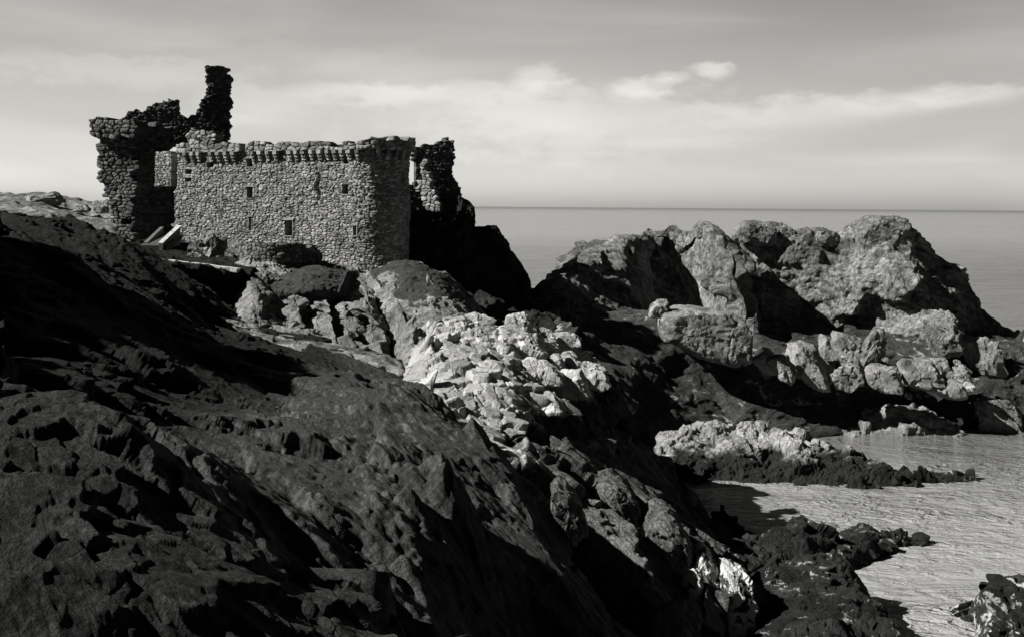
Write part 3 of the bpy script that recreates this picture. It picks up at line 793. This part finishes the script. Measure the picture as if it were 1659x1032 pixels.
for i, (x0, y0, x1, y1, Y, lab, fl, sub) in enumerate(shore):
    y1 += 6; xm = (x0 + x1) / 2; hw_ = (x1 - x0) / 2 * .92; x0, x1 = xm - hw_, xm + hw_
    box_rock('boulder', x0, y0, x1, y1 + 4, Y, M_PALE if i in (0,) else M_SHOREB, lab, 'boulder', 'boulders below the headland', seed=i + 80, flat=fl, sub=sub, lean=.6 if i == 5 else -.15, depth=None)
poly_rock('boulder', [(1066, 535), (1073, 507), (1120, 502), (1186, 510), (1196, 524), (1200, 600), (1140, 585), (1070, 550)], 97.5, 5, M_SHOREB, 'huge flat topped pale block below the dark hollow', group='boulders below the headland', seed=101)
poly_rock('boulder', [(1180, 530), (1206, 523), (1222, 538), (1220, 592), (1176, 596)], 97.2, 3, M_HEAD, 'upright grey block closing the right end of huge block', group='boulders below the headland', seed=102)
poly_rock('boulder', [(1050, 516), (1056, 501), (1072, 490), (1087, 492), (1084, 502), (1074, 516)], 97.9, 1.6, M_SHOREB, 'small white stone perched on the huge flat topped block', group='boulders below the headland', seed=103, sub=4, specs=[dict(size=.5, amp=.08, tilt=.4, crack=.5, lim=.1), dict(noise=.4, amp=.03, oct=5)])
rnd = random.Random(5)
for k in range(56):
    x = rnd.uniform(1215, 1580); y = 596 + rnd.gauss(0, 13) + (x - 1215) * .045
    w_ = rnd.uniform(6, 17); h_ = w_ * rnd.uniform(.6, 1.0)
    box_rock('boulder', x - w_, y - h_, x + w_, y + h_, 100.5 + (615 - y) * .09, M_SHOREB if k % 4 else M_PALE, 'small pale rubble stone lying between the boulders below the headland', 'boulder', 'rubble below the headland', seed=300 + k, flat=.8 if k % 2 else .4, sub=3)
# pale foot of the ledge at the water
o = patch('wet_ledge', [
    [(1368, 700, 97.6), (1400, 704, 97), (1430, 702, 97.4), (1470, 706, 96.6), (1510, 704, 97.2), (1560, 709, 96.4)],
    [(1372, 690, 98.6), (1400, 682, 98.6), (1430, 688, 98.8), (1470, 684, 98.4), (1510, 694, 98), (1560, 702, 97.2)],
    [(1376, 682, 100), (1400, 664, 100), (1430, 668, 100.4), (1470, 662, 100), (1510, 676, 99.6), (1560, 694, 98.6)],
], M_SHOREB, SK, res=.09, seed=44, back=[(1, .1), (2.5, -.8)], front=[(-.3, -1)])
set_props(o, 'pale pitted ledge at the water line of the far shore', 'rock')

# rocks in the cove
o = patch('islet', [
    [(1040, 770, 79), (1110, 778, 80), (1200, 780, 80), (1300, 784, 79.5), (1400, 786, 79), (1490, 782, 79.5)],
    [(1050, 748, 81.5), (1110, 745, 82), (1200, 748, 82), (1300, 752, 81), (1400, 762, 80.5), (1485, 776, 80.3)],
    [(1070, 725, 84), (1110, 705, 84.5), (1200, 712, 84), (1300, 722, 83), (1390, 745, 82), (1480, 772, 81.2)],
    [(1085, 712, 86), (1115, 682, 87), (1150, 694, 87), (1200, 687, 87), (1260, 692, 87), (1330, 712, 86), (1400, 742, 84), (1480, 768, 82)],
], M_TIDAL, SK, res=.075, smooth=1, seed=71, back=[(2, -1), (4, -5)], front=[(-.2, -1.5)])
set_props(o, 'pale topped rock islet with a weedy dark foot in the cove', 'rock')
patches_small = [
    ('sea_rock', [[(1470, 778, 80.5), (1520, 780, 80.5), (1580, 776, 81)], [(1475, 770, 82), (1530, 765, 82), (1578, 771, 82)]], M_WEED, 'low black reef trailing right from the pale islet'),
    ('sea_rock', [[(1252, 925, 60), (1290, 930, 60), (1330, 932, 60), (1375, 905, 62)], [(1256, 880, 61), (1290, 875, 61), (1330, 880, 61), (1365, 890, 62.5)], [(1262, 850, 62.5), (1290, 838, 63), (1320, 843, 63), (1350, 872, 63.5)]], M_WEED, 'tallest black weedy rock standing in the cove'),
    ('sea_rock', [[(1350, 920, 61), (1390, 915, 61), (1440, 882, 64)], [(1352, 890, 62), (1390, 880, 62.5), (1438, 876, 65)], [(1358, 868, 64), (1390, 850, 65), (1415, 855, 65.5), (1436, 873, 66)]], M_WEED, 'rounded black rock right of the tallest one in the cove'),
    ('sea_rock', [[(1432, 882, 65), (1460, 885, 65), (1495, 878, 65.5)], [(1436, 870, 66.5), (1460, 860, 66.5), (1492, 876, 66.5)]], M_WEED, 'small black pointed rock farthest out of the three'),
    ('sea_rock', [[(1130, 1010, 49), (1200, 1020, 49), (1275, 990, 53)], [(1140, 930, 56), (1200, 930, 57), (1262, 940, 57)], [(1145, 850, 66), (1172, 830, 69), (1215, 865, 65), (1262, 905, 61)]], M_DARK, 'dark sloping rock at the left rim of the cove'),
    ('sea_rock', [[(1225, 1060, 47), (1320, 1060, 46), (1440, 1040, 48)], [(1235, 970, 51), (1320, 975, 50), (1422, 985, 50)], [(1240, 915, 54.5), (1300, 900, 55), (1360, 908, 55), (1400, 950, 53.5), (1428, 980, 52)]], M_WEED, 'broad black rock with pale barnacle patches at the bottom of the cove'),
    ('sea_rock', [[(1612, 1080, 47), (1650, 1080, 47), (1720, 1080, 47)], [(1616, 1000, 49.5), (1650, 1010, 49.5), (1720, 1010, 49.5)], [(1618, 960, 51), (1630, 936, 52), (1660, 940, 52), (1720, 915, 52)]], M_STREAK, 'dark rock with white streaks in the lower right corner'),
]
for i, (nm, rows, mt, lab) in enumerate(patches_small):
    o = patch(nm, rows, mt, [dict(size=1.3, amp=.3, tilt=.6, crack=.5), dict(size=.45, amp=.08, tilt=.5, crack=.6), dict(noise=.4, amp=.06, oct=4)], res=.07, seed=90 + i, back=[(1, -.5), (2, -2.5), (2.3, -5)], front=[(-.3, -1.5), (-.3, -4)])
    set_props(o, lab, 'rock', 'dark rocks in the cove')
STK = [dict(size=.7, amp=.14, tilt=.5, crack=.7, axis=(.3, -.2, -.9), stretch=2, lim=.14), dict(size=.28, amp=.04, tilt=.5, crack=.7, lim=.05), dict(noise=.3, amp=.03)]
M_WHITE = rock_mat('white_streaked_rock', .03, .12, 1.6, .4, pale=(.62, .50), speck=.4)
box_rock('rock_block', 1128, 884, 1172, 1030, 50, M_WHITE, 'white streaked upright rock at the bottom beside the cove', seed=131, flat=.8, sub=5, specs=STK, scale=1, lean=-.2)
box_rock('rock_block', 1160, 915, 1224, 1040, 49.5, M_WHITE, 'broader pale rock right of the white streaked upright one', seed=132, flat=.8, sub=5, specs=STK, scale=1)
box_rock('rock_block', 1104, 925, 1142, 975, 48.5, M_WHITE, 'small pale barnacled rock left of the white streaked upright one', seed=133, flat=.6, sub=4, specs=STK, scale=.7)

# ------------------------------------------------------------------ castle
FA = R(25)
D_ = np.array([math.cos(FA), -math.sin(FA)]); N0 = np.array([-math.sin(FA), -math.cos(FA)])
T_ = at(574, 430, 95.8)[:2]
LW = 22.7                       # length of the curtain wall
A_ = T_ - D_ * LW
TR = 3.15
C_ = T_ - N0 * TR
ZB = 12.0

def wall_curve(u, off=0.0):
    """plan position and outward normal at distance u along curtain then round the tower"""
    u = np.asarray(u, float)
    psi = np.clip((u - LW) / TR, 0, None)
    n = N0[None] * np.cos(psi)[:, None] + D_[None] * np.sin(psi)[:, None]
    P = np.where((u <= LW)[:, None], A_[None] + D_[None] * u[:, None], C_[None] + TR * n)
    return P + n * off, n

def facade_uv(px, py):
    """where the photo ray meets the curtain wall or tower"""
    r = ray(px, py)
    t = ((A_ - CAMP[:2]).dot(N0)) / (r[:2].dot(N0))
    p = CAMP + t * r
    u = (p[:2] - A_).dot(D_)
    if u <= LW: return u, p[2]
    a = r[:2].dot(r[:2]); b = -2 * r[:2].dot(C_); c = C_.dot(C_) - TR ** 2
    disc = b * b - 4 * a * c
    t = (-b - math.sqrt(max(disc, 0))) / (2 * a)
    p = CAMP + t * r
    v = (p[:2] - C_) / TR
    psi = math.atan2(v.dot(D_), v.dot(N0))
    return LW + psi * TR, p[2]


def masonry(name, fn, u0, u1, v0, v1, mat, parent, res=.06, stone=(.44, .215), mask=None, openings=(), thick=1.2, seed=0, relief=.12, fissures=()):
    """rubble wall: fn(u) -> plan point, outward normal (n,2). Every stone is modelled; a stone is left out where mask says so."""
    nu = max(3, int((u1 - u0) / res)); nv = max(3, int((v1 - v0) / res))
    U, V = np.meshgrid(np.linspace(u0, u1, nu), np.linspace(v0, v1, nv))
    u, v = U.ravel(), V.ravel()
    Q = np.stack([u / stone[0], v / stone[1], np.zeros_like(u)], 1)
    Q[:, :2] += .42 * np.stack([vnoise(Q * .8 + 5, seed), vnoise(Q * .8 + 55, seed + 1)], 1)
    Q[:, 2] = 0.5
    # flatten the cells to 2-D: jitter in z squeezed
    i = np.floor(Q).astype(np.int64); f = Q - i
    n = len(u); f1 = np.full(n, 9.); f2 = np.full(n, 9.); cc = np.zeros((n, 2)); r1 = np.zeros(n); r2 = np.zeros(n)
    zz = np.zeros(n, np.int64)
    for dx in (-1, 0, 1):
        for dy in (-1, 0, 1):
            cx, cy = i[:, 0] + dx, i[:, 1] + dy
            jx = .12 + .76 * hsh(cx, cy, zz, seed); jy = .2 + .6 * hsh(cx, cy, zz, seed + 1)
            ex, ey = f[:, 0] - dx - jx, f[:, 1] - dy - jy
            d = np.sqrt(ex * ex + ey * ey)
            m = d < f1
            f2 = np.where(m, f1, np.minimum(f2, d)); f1 = np.where(m, d, f1)
            cc[m, 0] = (cx + jx)[m]; cc[m, 1] = (cy + jy)[m]
            r1[m] = hsh(cx, cy, zz, seed + 4)[m]; r2[m] = hsh(cx, cy, zz, seed + 5)[m]
    e = np.clip((f2 - f1) / .32, 0, 1)
    h = relief * (np.sqrt(e) - .75) + relief * .8 * (r1 - .5) - .25 * relief * f1 + .02 * vnoise(np.stack([u * 6, v * 6, zz], 1), seed)
    h += .10 * vnoise(np.stack([u * .35, v * .35, zz + 3.], 1), seed + 9)
    for (fu_, fa, fb, fw, fd) in fissures:
        h -= fd * np.exp(-((u - fu_ - .12 * np.sin(v * 4)) / fw) ** 2) * (1 / (1 + np.exp(-(v - fa) * 5))) * (1 / (1 + np.exp((v - fb) * 5)))
    pl, nn = fn(u)
    P = np.stack([pl[:, 0] + nn[:, 0] * h, pl[:, 1] + nn[:, 1] * h, v], 1)
    B = np.stack([pl[:, 0] - nn[:, 0] * thick, pl[:, 1] - nn[:, 1] * thick, v], 1)
    keep_v = np.ones(n, bool)
    if mask is not None:
        keep_v = mask(cc[:, 0] * stone[0], cc[:, 1] * stone[1], u, v)
    Fc = grid_faces(nv, nu)
    keep = keep_v[Fc].all(1)
    fu, fv = u[Fc].mean(1), v[Fc].mean(1)
    for (a, b, c, d) in openings:
        keep &= ~((fu > a) & (fu < b) & (fv > c) & (fv < d))
    Fc = Fc[keep]
    E = np.concatenate([Fc[:, [0, 1]], Fc[:, [1, 2]], Fc[:, [2, 3]], Fc[:, [3, 0]]])
    key = np.sort(E, 1); kk = key[:, 0] * n + key[:, 1]
    _, inv, cnt = np.unique(kk, return_inverse=True, return_counts=True)
    rim = E[cnt[inv] == 1]
    allF = np.concatenate([Fc, Fc[:, ::-1] + n, np.stack([rim[:, 1], rim[:, 0], rim[:, 0] + n, rim[:, 1] + n], 1)])
    used = np.unique(allF); remap = -np.ones(2 * n, np.int64); remap[used] = np.arange(len(used))
    VV = np.concatenate([P, B])[used]
    tone = np.concatenate([r2 * (.15 + .85 * np.clip(e * 1.3, 0, 1)), r2 * .6])[used]
    return mesh_obj(name, VV, remap[allF], mat, parent, tone, smooth=False)


def poly_mask(pts):
    pts = np.array(pts, float)
    def inside(x, y):
        r = np.zeros(len(x), bool); j = len(pts) - 1
        for i in range(len(pts)):
            xi, yi = pts[i]; xj, yj = pts[j]
            with np.errstate(divide='ignore', invalid='ignore'):
                c = ((yi > y) != (yj > y)) & (x < (xj - xi) * (y - yi) / (yj - yi + 1e-12) + xi)
            r ^= c; j = i
        return r
    return inside


castle = empty('ruined_castle', (-20, 100, 13))
set_props(castle, 'ruined stone castle with round corner tower, broken pinnacle and gate tower on the crag', 'castle')

def opening(px0, py0, px1, py1):
    ua, za = facade_uv(px0, py1); ub, zb = facade_uv(px1, py0)
    return (ua, ub, za, zb)
WIN = [(399, 303, 409, 321), (402.5, 352, 407, 374), (461, 357, 473.5, 382), (554, 299, 564.5, 315), (556, 250, 565, 266),
       (300, 275, 310, 283), (300, 288, 310, 295), (399, 257, 409, 271), (571, 366, 577, 382), (335, 263, 346, 272)]
OPS = [opening(*w) for w in WIN]
slot = opening(277, 225, 288, 306)
gate = opening(240, 302, 284, 410)

ztop_wall = facade_uv(420, 243)[1]
u_end = LW + TR * 2.6

def front(u): return wall_curve(u)
fis = [facade_uv(515, 325) + facade_uv(517, 280), facade_uv(372, 300) + facade_uv(380, 255)]
FIS = [(f[0], f[1], f[3], .16, .28) for f in fis]
cw = masonry('curtain_wall', front, 0, LW, ZB, ztop_wall, M_WALL, castle, fissures=FIS[:1], openings=OPS + [slot, gate], thick=1.1, seed=3)
ct = masonry('corner_tower', front, LW, u_end, ZB - 2, ztop_wall, M_WALL, castle, openings=OPS, thick=1.1, seed=3)

# parapet standing out on corbels
def par_top(u):
    prof = np.array([facade_uv(px, py) for px, py in [(262, 238), (296, 233), (330, 229), (380, 230), (400, 232), (480, 231), (545, 234), (566, 228), (600, 226), (640, 226)]])
    return np.interp(u, prof[:, 0], prof[:, 1])
def pmask(cu, cv, u, v): return cv < par_top(cu) + .08 * np.sin(cu * 7)
zc = facade_uv(420, 246)[1]
notch = [opening(392, 225, 403, 262), opening(279, 222, 287.5, 250)]
pw = masonry('parapet', lambda u: wall_curve(u, .42), slot[1] + .1, u_end + 1, zc, zc + 2.2, M_WALL, castle, mask=pmask, openings=notch, thick=1.0, seed=8, stone=(.75, .40))


def boxes_mesh(name, boxes, mat, parent, seed=0):
    """boxes: (origin plan, along dir, out dir, u0,u1, o0,o1, z0,z1) joined into one mesh, edges worn"""
    rn = random.Random(seed); V = []; Fc = []; tone = []
    for (o, a, nrm, u0, u1, o0, o1, z0, z1) in boxes:
        b = len(V); t = rn.random()
        for uu in (u0, u1):
            for oo in (o0, o1):
                for zz in (z0, z1):
                    j = lambda: rn.uniform(-.02, .02)
                    p = o + a * (uu + j()) + nrm * (oo + j())
                    V.append((p[0], p[1], zz + j())); tone.append(t)
        for q in ((0, 1, 3, 2), (4, 6, 7, 5), (0, 4, 5, 1), (2, 3, 7, 6), (0, 2, 6, 4), (1, 5, 7, 3)):
            Fc.append([b + k for k in q])
    return mesh_obj(name, V, Fc, mat, parent, tone, smooth=False)

# corbels
us = np.arange(.7, LW + TR * 1.75, .80) + np.array([.09 * math.sin(k * 5.3) for k in range(len(np.arange(.7, LW + TR * 1.75, .80)))])
for k, u in enumerate(us):
    if u < slot[1] + .3 or notch[0][0] - .1 < u < notch[0][1] + .1: continue
    P, n = wall_curve(np.array([u])); P, n = P[0], n[0]
    a = np.array([-n[1], n[0]])
    if a.dot(D_) < 0: a = -a
    if k % 11 == 7: continue
    w = .19 + .03 * math.sin(k * 3.1)
    par = cw if u < LW else ct
    boxes_mesh('corbel', [(P, a, n, -w, w, -.1, .48, zc - .30, zc + .02), (P, a, n, -w * .95, w * .95, -.1, .34, zc - .58, zc - .303), (P, a, n, -w * .9, w * .9, -.1, .20, zc - .86, zc - .583)], M_WALL, par, seed=k)

# windows: dressed surround and the dark chamber behind
for k, (ua, ub, za, zb) in enumerate(OPS):
    P, n = wall_curve(np.array([(ua + ub) / 2])); P, n = P[0], n[0]
    a = np.array([-n[1], n[0]])
    if a.dot(D_) < 0: a = -a
    hw = (ub - ua) / 2; fr = .09
    bx = [(P, a, n, -hw - fr * 1.6, hw + fr * 1.6, -.4, .05, zb, zb + .17), (P, a, n, -hw - fr * 1.3, hw + fr * 1.3, -.4, .04, za - fr, za)]
    if True:
        hz = (zb - za)
        bx += [(P, a, n, -hw - fr, -hw, -.4, -.02, za + .003, zb - .003), (P, a, n, hw, hw + fr, -.4, -.02, za + .003, zb - .003)]
    boxes_mesh('window', bx, M_WALL, cw if (ua + ub) / 2 < LW else ct, seed=40 + k)

# inner mass: the vaulted rooms behind the openings (floor, back wall, roof terrace)
def prism(name, plan, z0, z1, mat, parent):
    n = len(plan); V = [(p[0], p[1], z0) for p in plan] + [(p[0], p[1], z1) for p in plan]
    Fc = [[i, (i + 1) % n, n + (i + 1) % n, n + i] for i in range(n)] + [list(range(n))[::-1], list(range(n, 2 * n))]
    return mesh_obj(name, V, Fc, mat, parent, [.5] * (2 * n), smooth=False)
ia = A_ - N0 * 2.6 + D_ * .6; ib = T_ - N0 * 2.6
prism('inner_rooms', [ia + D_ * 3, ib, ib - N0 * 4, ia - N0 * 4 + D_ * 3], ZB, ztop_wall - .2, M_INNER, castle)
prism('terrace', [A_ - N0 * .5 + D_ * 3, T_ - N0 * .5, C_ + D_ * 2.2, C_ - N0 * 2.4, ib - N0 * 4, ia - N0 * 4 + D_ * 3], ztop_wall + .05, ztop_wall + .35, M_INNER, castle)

# generic flat ruin panel: traced outline, its own distance and thickness
def panel(name, outline, Y, ang, mat, parent, thick=1.3, seed=0, stone=(.6, .36), openings=(), fan=None):
    """outline in photo pixels, met with a vertical plane through (first point, Y) turned by ang (plan, degrees: + faces right)"""
    nrm = np.array([math.sin(R(ang)), -math.cos(R(ang))]); dr = np.array([math.cos(R(ang)), math.sin(R(ang))])
    o = at(outline[0][0], outline[0][1], Y)[:2]
    def uv(px, py):
        r = ray(px, py); t = o.dot(nrm) / r[:2].dot(nrm); p = CAMP + t * r
        return (p[:2] - o).dot(dr), p[2]
    pts = [uv(*p) for p in outline]
    ins = poly_mask(pts)
    us_ = [p[0] for p in pts]; vs_ = [p[1] for p in pts]
    ops = []
    for (a, b, c, d) in openings:
        u_a, z_a = uv(a, d); u_b, z_b = uv(c, b); ops.append((u_a, u_b, z_a, z_b))
    def fn(u): return o[None] + dr[None] * u[:, None], np.repeat(nrm[None], len(u), 0)
    return masonry(name, fn, min(us_) - .4, max(us_) + .4, min(vs_) - .3, max(vs_) + .4, mat, parent, mask=lambda cu, cv, u, v: ins(cu, cv), thick=thick, seed=seed, stone=stone, openings=ops, relief=.16)

# gate tower at the left
gt_face = [(157, 222), (215, 218), (262, 212), (266, 400), (165, 400), (178, 372), (172, 330), (166, 300), (160, 275), (158, 245)]
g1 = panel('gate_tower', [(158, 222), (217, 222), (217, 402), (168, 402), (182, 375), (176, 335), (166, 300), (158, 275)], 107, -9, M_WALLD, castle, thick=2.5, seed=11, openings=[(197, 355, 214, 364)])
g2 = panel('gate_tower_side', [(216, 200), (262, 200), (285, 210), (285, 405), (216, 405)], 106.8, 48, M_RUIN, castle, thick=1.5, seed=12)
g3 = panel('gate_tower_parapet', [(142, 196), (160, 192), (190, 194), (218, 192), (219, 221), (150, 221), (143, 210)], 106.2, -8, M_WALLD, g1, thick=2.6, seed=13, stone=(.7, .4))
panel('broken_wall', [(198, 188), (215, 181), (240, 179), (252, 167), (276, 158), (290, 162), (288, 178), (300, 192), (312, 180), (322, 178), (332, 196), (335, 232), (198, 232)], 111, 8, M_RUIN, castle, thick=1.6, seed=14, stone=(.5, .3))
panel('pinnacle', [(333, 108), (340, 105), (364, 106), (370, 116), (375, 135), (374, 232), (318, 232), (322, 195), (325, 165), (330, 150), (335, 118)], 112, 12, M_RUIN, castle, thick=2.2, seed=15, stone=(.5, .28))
panel('low_wall', [(300, 212), (312, 208), (346, 214), (346, 234), (300, 234)], 106, -25, M_WALL, castle, thick=1.0, seed=16)
# ruined end wall right of the tower
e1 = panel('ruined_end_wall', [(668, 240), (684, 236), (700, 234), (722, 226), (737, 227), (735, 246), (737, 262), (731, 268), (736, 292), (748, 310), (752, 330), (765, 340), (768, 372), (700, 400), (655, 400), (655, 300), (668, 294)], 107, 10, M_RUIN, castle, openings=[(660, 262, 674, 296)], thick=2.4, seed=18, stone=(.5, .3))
panel('inner_facing', [(683, 258), (690, 262), (700, 310), (712, 330), (716, 345), (690, 345), (678, 300)], 105.6, -30, M_WALL, e1, thick=.6, seed=19)

# entrance ramp with two sloping cheek walls
ramp = empty('entrance_ramp', tuple(at(262, 400, 98)))
set_props(ramp, 'stone entrance ramp with two pale sloping cheek walls before the castle gate', 'ramp')
def beam(name, p, q, th, hgt, mat, parent):
    p, q = np.array(p), np.array(q); d = q - p; s = np.array([d[1], -d[0], 0]); s = s / (np.linalg.norm(s) + 1e-9) * th / 2
    dn = np.array([0, 0, -hgt]); V = [p - s, p + s, q + s, q - s, p - s + dn, p + s + dn, q + s + dn, q - s + dn]
    Fc = [[0, 1, 2, 3], [4, 7, 6, 5], [0, 4, 5, 1], [1, 5, 6, 2], [2, 6, 7, 3], [3, 7, 4, 0]]
    return mesh_obj(name, V, Fc, mat, parent, [.9] * 8, smooth=False)
beam('cheek_wall', at(236, 393, 95), at(262, 368, 101), .32, 2.2, M_RUIN, ramp)
ck = beam('cheek_wall', at(261, 395, 94), at(289, 368, 100), .32, 2.6, M_RUIN, ramp)  # dark stone stands in for shade on the cheek sides
beam('lit_edge', at(260, 393.5, 94), at(290, 365.5, 100), .42, .13, M_PALE, ck)  # pale strip puts sunlight on the wall top into the colour
beam('ramp_deck', at(248, 398, 94), at(276, 378, 101), 2.2, .5, M_INNER, ramp)

# retaining wall of the approach
rw = panel('retaining_wall', [(215, 410), (235, 416), (300, 429), (386, 434), (384, 470), (388, 500), (384, 526), (300, 505), (240, 470)], 83, 14, M_RUIN, None, thick=2.5, seed=25, stone=(.8, .45))
set_props(rw, 'dark rubble retaining wall below the castle approach', 'wall')
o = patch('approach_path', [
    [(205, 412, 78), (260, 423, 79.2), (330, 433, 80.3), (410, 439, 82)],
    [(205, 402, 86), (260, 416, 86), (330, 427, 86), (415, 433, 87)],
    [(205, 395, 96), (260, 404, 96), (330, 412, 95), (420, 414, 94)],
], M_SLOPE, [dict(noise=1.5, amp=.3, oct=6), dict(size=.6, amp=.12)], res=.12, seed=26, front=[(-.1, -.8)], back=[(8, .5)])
set_props(o, 'pale approach path along the top of the retaining wall', 'path', kind='structure')
for k in range(9):
    t = k / 8.0
    p = at(238 + 150 * t, 417 + 18.5 * t, 82.4 - 1.2 * t); q = at(238 + 150 * (t + .115), 417 + 18.5 * (t + .115), 82.4 - 1.2 * (t + .115))
    if k < 8: beam('lit_edge', p + np.array([0, 0, .02 * (k % 3)]), q, .75, .28, M_PALE, rw)  # pale beams added for the sunlit strip along the path edge
# round rubble bastion on the crag
bc = at(455, 410, 90.5)[:2]; br = 66 * 90 / F
zb0 = at(455, 440, 88)[2]; zb1 = at(455, 387, 88)[2]
def bast(u):
    n = np.stack([np.sin(u / br), -np.cos(u / br)], 1); return bc[None] + n * br, n
bs = masonry('bastion', bast, -br * 1.9, br * 1.9, zb0 - .5, zb1, M_WALLD, None, thick=1.0, seed=27, stone=(.5, .32), mask=lambda cu, cv, u, v: cv < zb1 - .25 - .55 * np.abs(cu / br) ** 2 * .6)
set_props(bs, 'small round rubble bastion on the crag below the castle windows', 'bastion')
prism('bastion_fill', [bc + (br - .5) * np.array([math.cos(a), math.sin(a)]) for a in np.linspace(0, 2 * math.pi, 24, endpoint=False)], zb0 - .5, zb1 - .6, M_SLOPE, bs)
for k, (x0, y0, x1, y1, Y, lab) in enumerate([(318, 376, 378, 440, 94, 'tallest knob of pale rock against the foot of castle wall'), (298, 396, 336, 438, 93, 'pale jagged stone left of the tall knob at wall foot'), (366, 390, 408, 438, 93, 'dark holed stone right of the tall knob at wall foot')]):
    box_rock('boulder', x0, y0, x1, y1, Y, M_CASTLEROCK, lab, 'boulder', seed=141 + k, flat=.4, sub=5, depth=2.4, specs=[dict(size=.8, amp=.35, tilt=1, crack=.6), dict(size=.3, amp=.1, tilt=1, crack=.6), dict(noise=.4, amp=.06)], scale=1)
# far plateau at the left
o = patch('plateau', [
    [(-80, 400, 92), (60, 400, 94), (130, 410, 96), (210, 420, 98), (300, 430, 99)],
    [(-80, 350, 104), (60, 355, 106), (120, 375, 106), (180, 392, 106), (300, 405, 104)],
    [(-80, 315, 125), (42, 318, 125), (80, 322, 125), (110, 338, 124), (170, 345, 122), (300, 350, 120)],
], M_CASTLEROCK, [dict(size=2.5, amp=.4, tilt=.5), dict(size=.9, amp=.12, tilt=.5), dict(noise=1, amp=.2)], res=.25, seed=29, back=[(8, 0), (20, -2)])
set_props(o, 'rough heathland plateau left of the gate tower', 'plateau', kind='structure')
for i, (x0, y0, x1, y1, Y, lab) in enumerate([(150, 322, 176, 346, 118, 'round dark boulder on the skyline left of the gate tower'), (36, 309, 98, 340, 122, 'long flat outcrop on the skyline at left edge'), (120, 332, 150, 346, 119, 'low flat stone on the skyline before the round boulder')]):
    box_rock('boulder', x0, y0, x1, y1, Y, M_CASTLEROCK, lab, 'boulder', seed=150 + i, flat=.3)
